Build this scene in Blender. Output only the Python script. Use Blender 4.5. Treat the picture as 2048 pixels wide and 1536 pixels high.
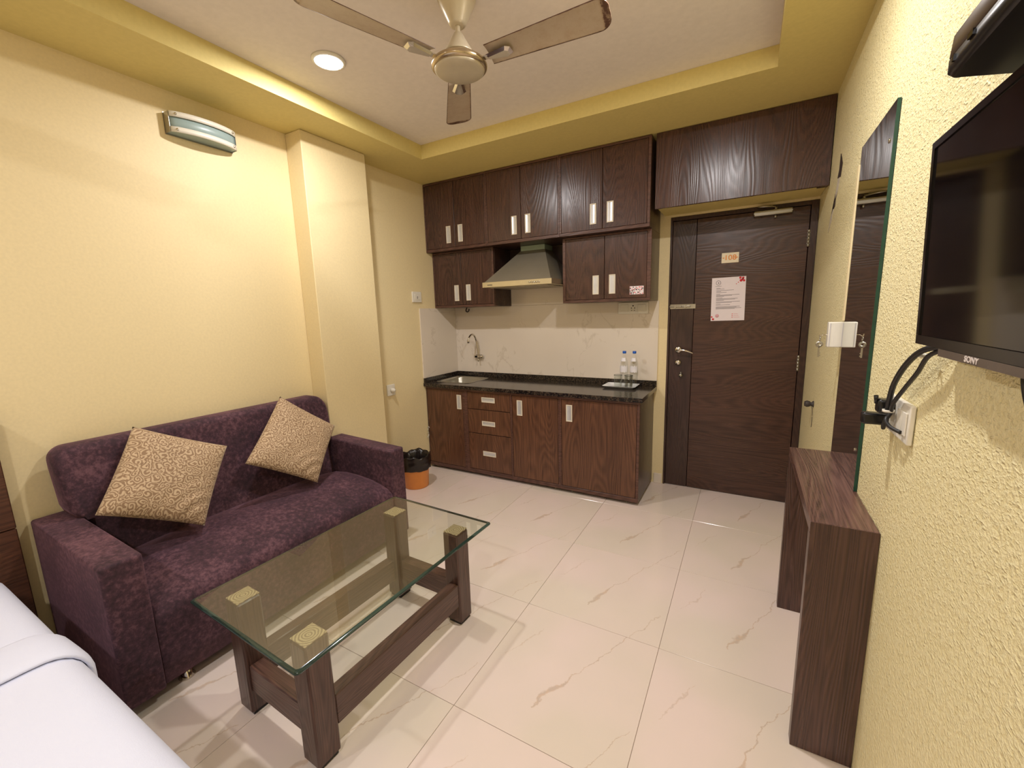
import bpy, bmesh, math, random
from mathutils import Vector, Matrix
random.seed(7)
for o in list(bpy.data.objects): bpy.data.objects.remove(o)
SC = bpy.context.scene
COL = SC.collection

# ------------------------------------------------------------------ camera
cam_d = bpy.data.cameras.new('camera'); cam = bpy.data.objects.new('camera', cam_d); COL.objects.link(cam)
YAW, PIT, ROL = 0.5115, -0.1682, -0.0289
CAM = Vector((2.505, -3.3662, 1.3874))
f0 = Vector((-math.sin(YAW), math.cos(YAW), 0)); r0 = Vector((math.cos(YAW), math.sin(YAW), 0)); u0 = Vector((0, 0, 1))
fw = f0*math.cos(PIT)+u0*math.sin(PIT); up = -f0*math.sin(PIT)+u0*math.cos(PIT)
rr = r0*math.cos(ROL)+up*math.sin(ROL); uu = -r0*math.sin(ROL)+up*math.cos(ROL)
M = Matrix((rr, uu, -fw)).transposed().to_4x4(); M.translation = CAM
cam.matrix_world = M
cam_d.sensor_width = 36; cam_d.lens = 36*841.37/2048; cam_d.clip_start = 0.02
SC.camera = cam
# ------------------------------------------------------------------ world, lights, exposure
w = bpy.data.worlds.new('world'); SC.world = w; w.use_nodes = True
w.node_tree.nodes['Background'].inputs[0].default_value = (0.9, 0.95, 1, 1)
w.node_tree.nodes['Background'].inputs[1].default_value = 0.15
SC.view_settings.view_transform = 'Standard'; SC.view_settings.look = 'None'
SC.view_settings.gamma = 1; SC.view_settings.use_curve_mapping = False
SC.view_settings.exposure = 0.0
W = 2.8533; ZS = 2.486; ZT = 2.5808; YF = -5.9
LAMPS = [(0.712, -1.842), (2.24, -1.842), (0.712, -4.2), (2.24, -4.2)]
LPOW = [16.5, 20, 12, 20]
for i, (x, y) in enumerate(LAMPS):
    ld = bpy.data.lights.new('lamp_light', 'AREA'); ld.shape = 'DISK'; ld.size = 0.085
    ld.energy = LPOW[i]; ld.color = (1.0, 0.97, 0.965)
    lo = bpy.data.objects.new('lamp_light', ld); lo.location = (x, y, ZT-0.016); COL.objects.link(lo)

# ------------------------------------------------------------------ helpers
def s2l(c):
    c /= 255.0
    return c/12.92 if c <= 0.04045 else ((c+0.055)/1.055)**2.4
def rgb(r, g, b): return (s2l(r), s2l(g), s2l(b), 1)
def box(bm, x0, x1, y0, y1, z0, z1, bev=0.0, seg=1, mi=0):
    v = [bm.verts.new((x, y, z)) for x in (x0, x1) for y in (y0, y1) for z in (z0, z1)]
    fs = [bm.faces.new([v[i] for i in q]) for q in ((0,1,3,2),(4,6,7,5),(0,4,5,1),(2,3,7,6),(0,2,6,4),(1,5,7,3))]
    for f in fs: f.material_index = mi
    if bev > 0:
        es = list({e for f in fs for e in f.edges})
        r = bmesh.ops.bevel(bm, geom=es, offset=bev, segments=seg, profile=0.5, affect='EDGES', clamp_overlap=True)
        for f in r['faces']: f.material_index = mi; f.smooth = seg > 1
        if seg > 1:
            for f in fs:
                if f.is_valid: f.smooth = True
    return v
def lathe(bm, prof, cx=0, cy=0, n=32, cz=0, mi=0, smooth=True, axis='z'):
    rings = []
    for (r, z) in prof:
        ring = []
        for k in range(n):
            a = 2*math.pi*k/n
            p = (r*math.cos(a), r*math.sin(a), z)
            if axis == 'x': p = (p[2], p[0], p[1])
            elif axis == 'y': p = (p[0], p[2], p[1])
            ring.append(bm.verts.new((cx+p[0], cy+p[1], cz+p[2])))
        rings.append(ring)
    for a, b in zip(rings, rings[1:]):
        for k in range(n):
            f = bm.faces.new((a[k], a[(k+1) % n], b[(k+1) % n], b[k])); f.smooth = smooth; f.material_index = mi
    for ring, (r, z) in ((rings[0], prof[0]), (rings[-1], prof[-1])):
        if r > 1e-5 and prof[0] != prof[-1]:
            f = bm.faces.new(ring); f.material_index = mi
    bmesh.ops.remove_doubles(bm, verts=[v for r_ in rings for v in r_], dist=1e-6)
def tube(bm, pts, r, n=10, mi=0, cap=True):
    pts = [Vector(p) for p in pts]; rings = []
    ref = Vector((0, 0, 1))
    for i, p in enumerate(pts):
        t = (pts[min(i+1, len(pts)-1)]-pts[max(i-1, 0)]).normalized()
        a = t.cross(ref)
        if a.length < 0.05: a = t.cross(Vector((0, 1, 0)))
        a.normalize(); b = t.cross(a).normalized()
        rad = r[i] if isinstance(r, (list, tuple)) else r
        rings.append([bm.verts.new(p+(a*math.cos(2*math.pi*k/n)+b*math.sin(2*math.pi*k/n))*rad) for k in range(n)])
    for A, B in zip(rings, rings[1:]):
        for k in range(n):
            f = bm.faces.new((A[k], A[(k+1) % n], B[(k+1) % n], B[k])); f.smooth = True; f.material_index = mi
    if cap:
        for R in (rings[0], rings[-1]): bm.faces.new(R).material_index = mi
def smooth_path(pts, k=6):
    pts = [Vector(p) for p in pts]; out = []
    P = [pts[0]]+pts+[pts[-1]]
    for i in range(1, len(P)-2):
        for j in range(k):
            t = j/k
            out.append(0.5*((2*P[i])+(P[i+1]-P[i-1])*t+(2*P[i-1]-5*P[i]+4*P[i+1]-P[i+2])*t*t+(3*P[i]-P[i-1]-3*P[i+1]+P[i+2])*t**3))
    out.append(pts[-1]); return out
def obj(name, bm, mats, parent=None, loc=None, rot=None, label=None, recalc=True):
    if recalc: bmesh.ops.recalc_face_normals(bm, faces=bm.faces)
    me = bpy.data.meshes.new(name); bm.to_mesh(me); bm.free()
    for m in (mats if isinstance(mats, (list, tuple)) else [mats]): me.materials.append(m)
    o = bpy.data.objects.new(name, me); COL.objects.link(o)
    if parent: o.parent = parent
    if loc is not None: o.location = loc
    if rot is not None: o.rotation_euler = rot
    if label: o['label'] = label
    return o
def recenter(o):
    """put the origin of a top-level mesh at its base centre"""
    me = o.data; xs = [v.co for v in me.vertices]
    c = Vector(((min(v.x for v in xs)+max(v.x for v in xs))/2, (min(v.y for v in xs)+max(v.y for v in xs))/2, min(v.z for v in xs)))
    me.transform(Matrix.Translation(-c)); o.location = c
    return o
def NB(): return bmesh.new()
def boxobj(name, x0, x1, y0, y1, z0, z1, mat, parent=None, bev=0.0, seg=1, label=None):
    """box with its origin at its own centre (parent stands at parent.location)"""
    off = parent_loc(parent)
    c = Vector(((x0+x1)/2, (y0+y1)/2, (z0+z1)/2)); hx, hy, hz = (x1-x0)/2, (y1-y0)/2, (z1-z0)/2
    bm = NB(); box(bm, -hx, hx, -hy, hy, -hz, hz, bev, seg)
    return obj(name, bm, mat, parent, c-off, label=label)
def parent_loc(p):
    v = Vector((0, 0, 0))
    while p is not None: v += p.location; p = p.parent
    return v
def thing(name, label, cat, loc=(0, 0, 0), group=None):
    o = bpy.data.objects.new(name, None); COL.objects.link(o); o.location = loc; o.empty_display_size = 0.05
    o['label'] = label; o['category'] = cat
    if group: o['group'] = group
    return o
def tag(o, label, cat, group=None):
    o['label'] = label; o['category'] = cat
    if group: o['group'] = group
    return o
def structure(o): o['kind'] = 'structure'; return o
def W2(bm, parent):
    """mesh written in world coordinates -> local to its parent"""
    bmesh.ops.translate(bm, verts=bm.verts, vec=-parent_loc(parent)); return bm

# ------------------------------------------------------------------ materials
def newmat(name):
    m = bpy.data.materials.new(name); m.use_nodes = True; nt = m.node_tree
    return m, nt, nt.nodes['Principled BSDF']
def N(nt, t, **kw):
    n = nt.nodes.new(t)
    for k, v in kw.items():
        if k.startswith('i_'):
            key = k[2:]; key = int(key) if key.isdigit() else key.replace('_', ' ')
            n.inputs[key].default_value = v
        else: setattr(n, k, v)
    return n
def L(nt, a, b): nt.links.new(a, b)
def coords(nt, scale=(1, 1, 1), rnd=True, rot=(0, 0, 0)):
    tc = N(nt, 'ShaderNodeTexCoord'); mp = N(nt, 'ShaderNodeMapping'); mp.inputs['Scale'].default_value = scale
    mp.inputs['Rotation'].default_value = rot
    if rnd:
        oi = N(nt, 'ShaderNodeObjectInfo'); mu = N(nt, 'ShaderNodeVectorMath', operation='SCALE')
        mu.inputs[0].default_value = (13.1, 7.7, 9.3); L(nt, oi.outputs['Random'], mu.inputs['Scale'])
        ad = N(nt, 'ShaderNodeVectorMath', operation='ADD'); L(nt, tc.outputs['Object'], ad.inputs[0]); L(nt, mu.outputs[0], ad.inputs[1])
        L(nt, ad.outputs[0], mp.inputs['Vector'])
    else: L(nt, tc.outputs['Object'], mp.inputs['Vector'])
    return mp.outputs[0]
def ramp(nt, src, stops):
    r = N(nt, 'ShaderNodeValToRGB'); cr = r.color_ramp
    while len(cr.elements) < len(stops): cr.elements.new(0.5)
    for e, (p, c) in zip(cr.elements, stops): e.position = p; e.color = c if len(c) == 4 else (*c, 1)
    L(nt, src, r.inputs[0]); return r.outputs[0]
def bump(nt, bs, h, strength, dist):
    b = N(nt, 'ShaderNodeBump'); b.inputs['Strength'].default_value = strength; b.inputs['Distance'].default_value = dist
    L(nt, h, b.inputs['Height']); L(nt, b.outputs[0], bs.inputs['Normal']); return b
def math_(nt, op, a, b=None, c=None):
    n = N(nt, 'ShaderNodeMath', operation=op)
    for i, v in enumerate((a, b, c)):
        if v is None: continue
        if isinstance(v, (int, float)): n.inputs[i].default_value = v
        else: L(nt, v, n.inputs[i])
    return n.outputs[0]
def mixc(nt, f, a, b):
    n = N(nt, 'ShaderNodeMix', data_type='RGBA')
    if isinstance(f, (int, float)): n.inputs[0].default_value = f
    else: L(nt, f, n.inputs[0])
    for i, v in ((6, a), (7, b)):
        if isinstance(v, tuple): n.inputs[i].default_value = v
        else: L(nt, v, n.inputs[i])
    return n.outputs[2]
def plain(name, col, rough=0.5, metal=0.0, spec=0.5, nscale=0, nbump=0.0, coat=0.0, var=0.06):
    m, nt, b = newmat(name); b.inputs['Roughness'].default_value = rough; b.inputs['Metallic'].default_value = metal
    b.inputs['Specular IOR Level'].default_value = spec; b.inputs['Coat Weight'].default_value = coat
    v = coords(nt); n = N(nt, 'ShaderNodeTexNoise', i_Scale=nscale or 25.0, i_Detail=4.0); L(nt, v, n.inputs['Vector'])
    dk = tuple(c*(1-var) for c in col[:3])+(1,); lt = tuple(min(1, c*(1+var)) for c in col[:3])+(1,)
    L(nt, ramp(nt, n.outputs[0], [(0.3, dk), (0.7, lt)]), b.inputs['Base Color'])
    if nbump: bump(nt, b, n.outputs[0], nbump, 0.002)
    return m
def wood(name, dark, light, axis='z', rough=0.3, bumps=0.35, ring=34.0, coat=0.0, c=6.5):
    """fine straight fibres with thin cathedral contour lines"""
    m, nt, b = newmat(name)
    a = 1.0
    sc = {'x': (a, c, c), 'y': (c, a, c), 'z': (c, c, a)}[axis]
    v = coords(nt, sc)
    n = N(nt, 'ShaderNodeTexNoise', i_Scale=0.62, i_Detail=1.5, i_Roughness=0.4); L(nt, v, n.inputs['Vector'])
    s = math_(nt, 'SINE', math_(nt, 'MULTIPLY', n.outputs[0], ring*7.5)); s = math_(nt, 'MULTIPLY_ADD', s, 0.5, 0.5)
    f_ = {'x': (4, 230, 230), 'y': (230, 4, 230), 'z': (230, 230, 4)}[axis]
    v2 = coords(nt, f_); n2 = N(nt, 'ShaderNodeTexNoise', i_Scale=1.0, i_Detail=3.0); L(nt, v2, n2.inputs['Vector'])
    n3 = N(nt, 'ShaderNodeTexNoise', i_Scale=0.9, i_Detail=2.0); L(nt, v, n3.inputs['Vector'])
    h = math_(nt, 'MULTIPLY_ADD', s, 0.2, math_(nt, 'MULTIPLY', n2.outputs[0], 0.9))
    h2 = math_(nt, 'MULTIPLY_ADD', n3.outputs[0], 0.35, math_(nt, 'MULTIPLY', h, 0.8))
    L(nt, ramp(nt, h2, [(0.38, dark), (0.86, light)]), b.inputs['Base Color'])
    b.inputs['Coat Weight'].default_value = coat
    hb = math_(nt, 'MULTIPLY_ADD', s, 0.8, math_(nt, 'MULTIPLY', n2.outputs[0], 0.7))
    bump(nt, b, hb, bumps, 0.0010)
    L(nt, math_(nt, 'MULTIPLY_ADD', h, -0.10, rough+0.05), b.inputs['Roughness'])
    return m
def emis(name, col, st):
    m, nt, b = newmat(name); b.inputs['Base Color'].default_value = col
    b.inputs['Emission Color'].default_value = col; b.inputs['Emission Strength'].default_value = st; return m
def thin_glass(name, tint, ior=1.5, rough=0.0):
    m, nt, b = newmat(name); nt.nodes.remove(b); out = nt.nodes['Material Output']
    tr = N(nt, 'ShaderNodeBsdfTransparent'); tr.inputs[0].default_value = tint
    gl = N(nt, 'ShaderNodeBsdfGlossy'); gl.inputs['Roughness'].default_value = rough; gl.inputs[0].default_value = (1, 1, 1, 1)
    fr = N(nt, 'ShaderNodeFresnel'); fr.inputs[0].default_value = ior
    geo = N(nt, 'ShaderNodeNewGeometry')   # back faces use the same fresnel as front faces
    mx = N(nt, 'ShaderNodeMixShader'); L(nt, fr.outputs[0], mx.inputs[0]); L(nt, tr.outputs[0], mx.inputs[1]); L(nt, gl.outputs[0], mx.inputs[2])
    # inside faces: transparent only, so a pane does not reflect twice at grazing angles
    mx2 = N(nt, 'ShaderNodeMixShader'); L(nt, geo.outputs['Backfacing'], mx2.inputs[0]); L(nt, mx.outputs[0], mx2.inputs[1]); L(nt, tr.outputs[0], mx2.inputs[2])
    L(nt, mx2.outputs[0], out.inputs[0]); return m

YEL = rgb(235, 216, 170)
m_wall = plain('yellow_paint', YEL, 0.55, nscale=90, nbump=0.12, var=0.03)
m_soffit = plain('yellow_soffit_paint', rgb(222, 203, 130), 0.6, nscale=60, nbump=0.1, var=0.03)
m_ceil = plain('white_ceiling_paint', rgb(236, 226, 218), 0.7, nscale=40, nbump=0.08, var=0.03)
def plaster():
    m, nt, b = newmat('rough_yellow_plaster')
    v = coords(nt, (1, 1, 1), False)
    n = N(nt, 'ShaderNodeTexNoise', i_Scale=120.0, i_Detail=3.0, i_Roughness=0.6); L(nt, v, n.inputs['Vector'])
    # short raised trowel strokes in two directions over a fine base
    def strokes(rot, sc, lo):
        m_ = coords(nt, sc, False, rot=(rot, 0, 0)); q = N(nt, 'ShaderNodeTexNoise', i_Scale=1.0, i_Detail=1.0); L(nt, m_, q.inputs['Vector'])
        return math_(nt, 'MINIMUM', math_(nt, 'MAXIMUM', math_(nt, 'MULTIPLY_ADD', q.outputs[0], 5.0, -5.0*lo), 0.0), 1.0)
    g1 = strokes(0.75, (1, 62, 150), 0.60); g2 = strokes(-0.2, (1, 58, 130), 0.61)
    h = math_(nt, 'ADD', math_(nt, 'MULTIPLY', n.outputs[0], 0.95), math_(nt, 'MULTIPLY', math_(nt, 'MAXIMUM', g1, g2), 0.42))
    bump(nt, b, h, 0.85, 0.0065); b.inputs['Roughness'].default_value = 0.4
    L(nt, ramp(nt, n.outputs[0], [(0.3, rgb(238, 223, 168)), (0.6, rgb(248, 236, 188))]), b.inputs['Base Color'])
    return m
m_plaster = plaster()
def tilemat(name, a, c, vein, rough, rnd=True, vs=1.0):
    m, nt, b = newmat(name)
    v = coords(nt, (1, 1, 1), rnd)
    mp = N(nt, 'ShaderNodeMapping'); mp.inputs['Rotation'].default_value = (0.0, 0.0, -0.75); mp.inputs['Scale'].default_value = (3.4*vs, 0.9*vs, 2.2*vs); L(nt, v, mp.inputs[0])
    n = N(nt, 'ShaderNodeTexNoise', i_Scale=1.0, i_Detail=5.0, i_Roughness=0.55, i_Distortion=0.5); L(nt, mp.outputs[0], n.inputs['Vector'])
    d = math_(nt, 'ABSOLUTE', math_(nt, 'SUBTRACT', n.outputs[0], 0.5))
    n2 = N(nt, 'ShaderNodeTexNoise', i_Scale=2.6*vs, i_Detail=2.0); L(nt, v, n2.inputs['Vector'])
    width = math_(nt, 'MULTIPLY_ADD', math_(nt, 'MAXIMUM', math_(nt, 'SUBTRACT', n2.outputs[0], 0.52), 0.0), 0.16, 0.0012)
    vn = math_(nt, 'SUBTRACT', 1.0, math_(nt, 'MINIMUM', math_(nt, 'DIVIDE', d, width), 1.0))
    mask = ramp(nt, n2.outputs[0], [(0.47, (0, 0, 0, 1)), (0.56, (1, 1, 1, 1))])
    vn = math_(nt, 'MULTIPLY', vn, mask)
    n3 = N(nt, 'ShaderNodeTexNoise', i_Scale=1.7, i_Detail=2.0); L(nt, v, n3.inputs['Vector'])
    base = ramp(nt, n3.outputs[0], [(0.35, a), (0.65, c)])
    L(nt, mixc(nt, math_(nt, 'MULTIPLY', vn, 0.32), base, vein), b.inputs['Base Color'])
    b.inputs['Roughness'].default_value = rough
    return m
def floortile():
    m, nt, b = newmat('marble_floor_tile')
    tc = N(nt, 'ShaderNodeTexCoord'); oi = N(nt, 'ShaderNodeObjectInfo'); P_ = tc.outputs['Object']
    off = N(nt, 'ShaderNodeVectorMath', operation='SCALE'); off.inputs[0].default_value = (9, 5, 3); L(nt, oi.outputs['Random'], off.inputs['Scale'])
    pr = N(nt, 'ShaderNodeVectorMath', operation='ADD'); L(nt, P_, pr.inputs[0]); L(nt, off.outputs[0], pr.inputs[1])
    def dot(vx, vy):
        d = N(nt, 'ShaderNodeVectorMath', operation='DOT_PRODUCT'); L(nt, P_, d.inputs[0]); d.inputs[1].default_value = (vx, vy, 0); return d.outputs['Value']
    n1 = N(nt, 'ShaderNodeTexNoise', i_Scale=9.0, i_Detail=5.0, i_Roughness=0.62); L(nt, pr.outputs[0], n1.inputs['Vector'])
    n2 = N(nt, 'ShaderNodeTexNoise', i_Scale=46.0, i_Detail=3.0); L(nt, pr.outputs[0], n2.inputs['Vector'])
    u = dot(0.419, 0.908); v = math_(nt, 'ADD', dot(0.908, -0.419), math_(nt, 'MULTIPLY_ADD', n1.outputs[0], 0.085, -0.0425))
    def vein(v0, ua, ub, uc, wd, base):
        dd = math_(nt, 'ABSOLUTE', math_(nt, 'SUBTRACT', v, v0))
        g = math_(nt, 'EXPONENT', math_(nt, 'MULTIPLY', math_(nt, 'POWER', math_(nt, 'DIVIDE', math_(nt, 'ABSOLUTE', math_(nt, 'SUBTRACT', u, uc)), 0.06), 2.0), -1.0))
        wdt = math_(nt, 'MULTIPLY', math_(nt, 'MULTIPLY_ADD', g, wd, base), math_(nt, 'MULTIPLY_ADD', n2.outputs[0], 1.6, 0.2))
        k = math_(nt, 'MAXIMUM', math_(nt, 'SUBTRACT', 1.0, math_(nt, 'DIVIDE', dd, wdt)), 0.0)
        k = math_(nt, 'MINIMUM', math_(nt, 'MULTIPLY', k, 1.6), 1.0)
        ins = math_(nt, 'MULTIPLY', math_(nt, 'GREATER_THAN', u, ua), math_(nt, 'LESS_THAN', u, ub))
        return math_(nt, 'MULTIPLY', k, ins)
    k = math_(nt, 'MAXIMUM', vein(0.027, -0.185, 0.36, -0.085, 0.013, 0.0022), vein(0.295, -0.25, 0.02, -0.5, 0.0, 0.002))
    k = math_(nt, 'MAXIMUM', k, math_(nt, 'MULTIPLY', vein(-0.22, -0.12, 0.10, 0.0, 0.003, 0.0012), 0.6))
    n3 = N(nt, 'ShaderNodeTexNoise', i_Scale=2.2, i_Detail=2.0); L(nt, pr.outputs[0], n3.inputs['Vector'])
    base = ramp(nt, n3.outputs[0], [(0.35, rgb(230, 211, 203)), (0.65, rgb(222, 208, 194))])
    col = mixc(nt, math_(nt, 'MULTIPLY', k, 0.48), base, ramp(nt, n2.outputs[0], [(0.4, rgb(196, 158, 120)), (0.6, rgb(176, 150, 128))]))
    L(nt, col, b.inputs['Base Color']); b.inputs['Roughness'].default_value = 0.15; return m
m_tile = floortile()
m_splash = tilemat('beige_wall_tile', rgb(226, 213, 197), rgb(231, 219, 204), rgb(178, 160, 136), 0.2, vs=1.3)
m_grout = plain('grout', rgb(168, 146, 130), 0.8)
m_cabU = wood('upper_cabinet_wood', rgb(50, 31, 27), rgb(96, 66, 56), 'z', 0.27, 0.3)
m_cabB = wood('base_cabinet_wood', rgb(66, 40, 28), rgb(116, 78, 56), 'z', 0.36, 0.25)
m_cabH = wood('cabinet_frame_wood', rgb(62, 39, 33), rgb(110, 76, 64), 'x', 0.35, 0.25)
m_cabIn = wood('dark_side_panel_wood', rgb(44, 28, 25), rgb(76, 52, 44), 'z', 0.3, 0.25)
m_doorH = wood('door_veneer_horizontal', rgb(50, 31, 26), rgb(90, 61, 50), 'x', 0.3, 0.3)
m_doorV = wood('door_veneer_vertical', rgb(44, 29, 27), rgb(78, 55, 48), 'z', 0.3, 0.25)
m_con = wood('console_wood', rgb(50, 32, 28), rgb(98, 70, 62), 'z', 0.3, 0.6, 34, c=15)
m_conT = wood('console_top_wood', rgb(62, 40, 36), rgb(120, 88, 78), 'y', 0.26, 0.6, 34, c=15)
m_tab = wood('table_leg_wood', rgb(52, 34, 30), rgb(98, 70, 62), 'z', 0.32, 0.4, c=14)
m_tabY = wood('table_rail_wood', rgb(54, 36, 32), rgb(104, 76, 68), 'y', 0.32, 0.4, c=14)
m_tabX = wood('table_end_rail_wood', rgb(58, 38, 34), rgb(110, 78, 68), 'x', 0.32, 0.4, c=14)
m_head = wood('headboard_wood', rgb(54, 30, 22), rgb(98, 60, 42), 'y', 0.35, 0.25)
m_steel = plain('brushed_steel', rgb(176, 172, 160), 0.32, 1.0, nscale=8, var=0.05)
m_hood = plain('hood_steel', rgb(168, 160, 142), 0.4, 0.55, nscale=6, var=0.05)
m_chrome = plain('chrome', rgb(214, 208, 196), 0.12, 1.0, var=0.02)
m_handle = plain('handle_frame_white', rgb(226, 216, 196), 0.35, 0.0, var=0.02)
m_cup = plain('handle_cup_aluminium', rgb(220, 222, 226), 0.32, 0.55, var=0.03)
m_black = plain('black_plastic', rgb(22, 20, 22), 0.3, 0, var=0.1)
m_blackg = plain('gloss_black_bezel', rgb(16, 13, 16), 0.18, 0, var=0.05)
m_rubber = plain('black_cable_rubber', rgb(28, 26, 28), 0.45)
m_white = plain('white_plastic', rgb(232, 226, 212), 0.3, var=0.02)
m_whitek = plain('white_glazed_tray', rgb(250, 250, 250), 0.2, var=0.01)
m_grey = plain('grey_ink', rgb(120, 112, 116), 0.6)
m_dkink = plain('dark_ink', rgb(60, 52, 50), 0.6)
m_red = plain('red_print', rgb(222, 50, 60), 0.6)
m_pinkp = plain('pink_print', rgb(226, 170, 176), 0.6)
m_paper = plain('white_paper', rgb(236, 224, 226), 0.7, var=0.01)
m_orange = plain('orange_print', rgb(232, 140, 40), 0.5)
m_cream = plain('cream_plate', rgb(240, 226, 196), 0.4, var=0.02)
m_duct = plain('pale_green_duct', rgb(150, 166, 146), 0.5, var=0.05)
def granite():
    m, nt, b = newmat('black_granite'); v = coords(nt, (1, 1, 1), False)
    n = N(nt, 'ShaderNodeTexVoronoi', i_Scale=260.0); L(nt, v, n.inputs['Vector'])
    n2 = N(nt, 'ShaderNodeTexNoise', i_Scale=90.0, i_Detail=4.0); L(nt, v, n2.inputs['Vector'])
    c = mixc(nt, ramp(nt, n2.outputs[0], [(0.45, (0, 0, 0, 1)), (0.7, (1, 1, 1, 1))]), rgb(26, 22, 22), rgb(84, 70, 58))
    L(nt, c, b.inputs['Base Color']); b.inputs['Roughness'].default_value = 0.13; return m
m_granite = granite()
def fabric():
    m, nt, b = newmat('plum_chenille'); v = coords(nt, (1, 1, 1), False)
    n = N(nt, 'ShaderNodeTexNoise', i_Scale=55.0, i_Detail=6.0, i_Roughness=0.7); L(nt, v, n.inputs['Vector'])
    n2 = N(nt, 'ShaderNodeTexNoise', i_Scale=5.0, i_Detail=2.0); L(nt, v, n2.inputs['Vector'])
    h = math_(nt, 'MULTIPLY_ADD', n2.outputs[0], 0.35, math_(nt, 'MULTIPLY', n.outputs[0], 0.65))
    L(nt, ramp(nt, h, [(0.38, rgb(42, 24, 33)), (0.5, rgb(68, 41, 52)), (0.64, rgb(108, 73, 82))]), b.inputs['Base Color'])
    b.inputs['Roughness'].default_value = 0.85; b.inputs['Sheen Weight'].default_value = 0.35; b.inputs['Sheen Roughness'].default_value = 0.4
    b.inputs['Sheen Tint'].default_value = rgb(190, 140, 160)
    bump(nt, b, n.outputs[0], 0.5, 0.003); return m
m_sofa = fabric()
def scroll():
    m, nt, b = newmat('scroll_pattern_fabric'); v = coords(nt, (1, 1, 1), False)
    nz = N(nt, 'ShaderNodeTexNoise', i_Scale=24.0, i_Detail=1.0); L(nt, v, nz.inputs['Vector'])
    sub = N(nt, 'ShaderNodeVectorMath', operation='SUBTRACT'); L(nt, nz.outputs['Color'], sub.inputs[0]); sub.inputs[1].default_value = (0.5, 0.5, 0.5)
    sc = N(nt, 'ShaderNodeVectorMath', operation='SCALE'); sc.inputs['Scale'].default_value = 0.035; L(nt, sub.outputs[0], sc.inputs[0])
    ad = N(nt, 'ShaderNodeVectorMath', operation='ADD'); L(nt, v, ad.inputs[0]); L(nt, sc.outputs[0], ad.inputs[1])
    fl = N(nt, 'ShaderNodeVectorMath', operation='MULTIPLY'); fl.inputs[1].default_value = (1, 1, 0); L(nt, ad.outputs[0], fl.inputs[0])
    vo = N(nt, 'ShaderNodeTexVoronoi', i_Scale=40.0); L(nt, fl.outputs[0], vo.inputs['Vector'])
    # spiral: angle around each cell centre shifts the rings
    dl = N(nt, 'ShaderNodeVectorMath', operation='SUBTRACT'); L(nt, fl.outputs[0], dl.inputs[0])
    L(nt, vo.outputs['Position'], dl.inputs[1])
    sp = N(nt, 'ShaderNodeSeparateXYZ'); L(nt, dl.outputs[0], sp.inputs[0])
    ang = math_(nt, 'ARCTAN2', sp.outputs[1], sp.outputs[0])
    ph = math_(nt, 'ADD', math_(nt, 'MULTIPLY', vo.outputs['Distance'], 17.0), ang)
    s = math_(nt, 'SINE', ph)
    k = ramp(nt, math_(nt, 'MULTIPLY_ADD', s, 0.5, 0.5), [(0.42, (0, 0, 0, 1)), (0.6, (1, 1, 1, 1))])
    f = N(nt, 'ShaderNodeTexNoise', i_Scale=160.0, i_Detail=2.0); L(nt, v, f.inputs['Vector'])
    L(nt, mixc(nt, k, rgb(142, 113, 84), rgb(196, 170, 138)), b.inputs['Base Color'])
    b.inputs['Roughness'].default_value = 0.7; b.inputs['Sheen Weight'].default_value = 0.5; b.inputs['Sheen Tint'].default_value = rgb(240, 220, 190)
    bump(nt, b, math_(nt, 'MULTIPLY_ADD', f.outputs[0], 0.25, k), 0.5, 0.0015); return m
m_scroll = scroll()
def sheetmat():
    m, nt, b = newmat('white_bed_linen'); v = coords(nt, (1, 1, 1), False)
    n = N(nt, 'ShaderNodeTexNoise', i_Scale=420.0, i_Detail=2.0); L(nt, v, n.inputs['Vector'])
    n2 = N(nt, 'ShaderNodeTexNoise', i_Scale=9.0, i_Detail=3.0); L(nt, v, n2.inputs['Vector'])
    b.inputs['Base Color'].default_value = rgb(218, 222, 242); b.inputs['Roughness'].default_value = 0.8
    h = math_(nt, 'MULTIPLY_ADD', n2.outputs[0], 2.0, n.outputs[0]); bump(nt, b, h, 0.25, 0.002); return m
m_sheet = sheetmat()
m_glasstop = thin_glass('table_glass', (0.92, 0.945, 0.90, 1), 2.0)
m_glass = thin_glass('clear_bottle_plastic', (0.975, 0.982, 0.985, 1), 1.5, 0.03)
m_tumbler = thin_glass('tumbler_glass', (0.93, 0.945, 0.935, 1), 1.5)
def edgeglass():
    m, nt, b = newmat('green_glass_edge'); b.inputs['Base Color'].default_value = rgb(70, 104, 90); b.inputs['Roughness'].default_value = 0.08
    b.inputs['Transmission Weight'].default_value = 0.45; b.inputs['IOR'].default_value = 1.5
    n = N(nt, 'ShaderNodeTexNoise', i_Scale=30.0); L(nt, ramp(nt, n.outputs[0], [(0.3, rgb(24, 46, 42)), (0.7, rgb(52, 78, 70))]), b.inputs['Base Color']); return m
m_gedge = edgeglass()
m_mirror = plain('mirror_silver', (0.78, 0.80, 0.78, 1), 0.015, 1.0, var=0.0)
m_medge = plain('mirror_green_edge', rgb(20, 70, 58), 0.15, 0.0, var=0.1)
m_screen = plain('tv_screen', rgb(12, 9, 12), 0.07, 0.0, spec=0.5, var=0.02)
m_lampd = emis('lamp_diffuser', (1.0, 0.97, 0.94, 1), 14.0)
m_frost = plain('frosted_lamp_glass', rgb(150, 168, 166), 0.35, var=0.04)
m_fan = plain('fan_cream_enamel', rgb(206, 194, 170), 0.3, 0.15, var=0.04)
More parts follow.
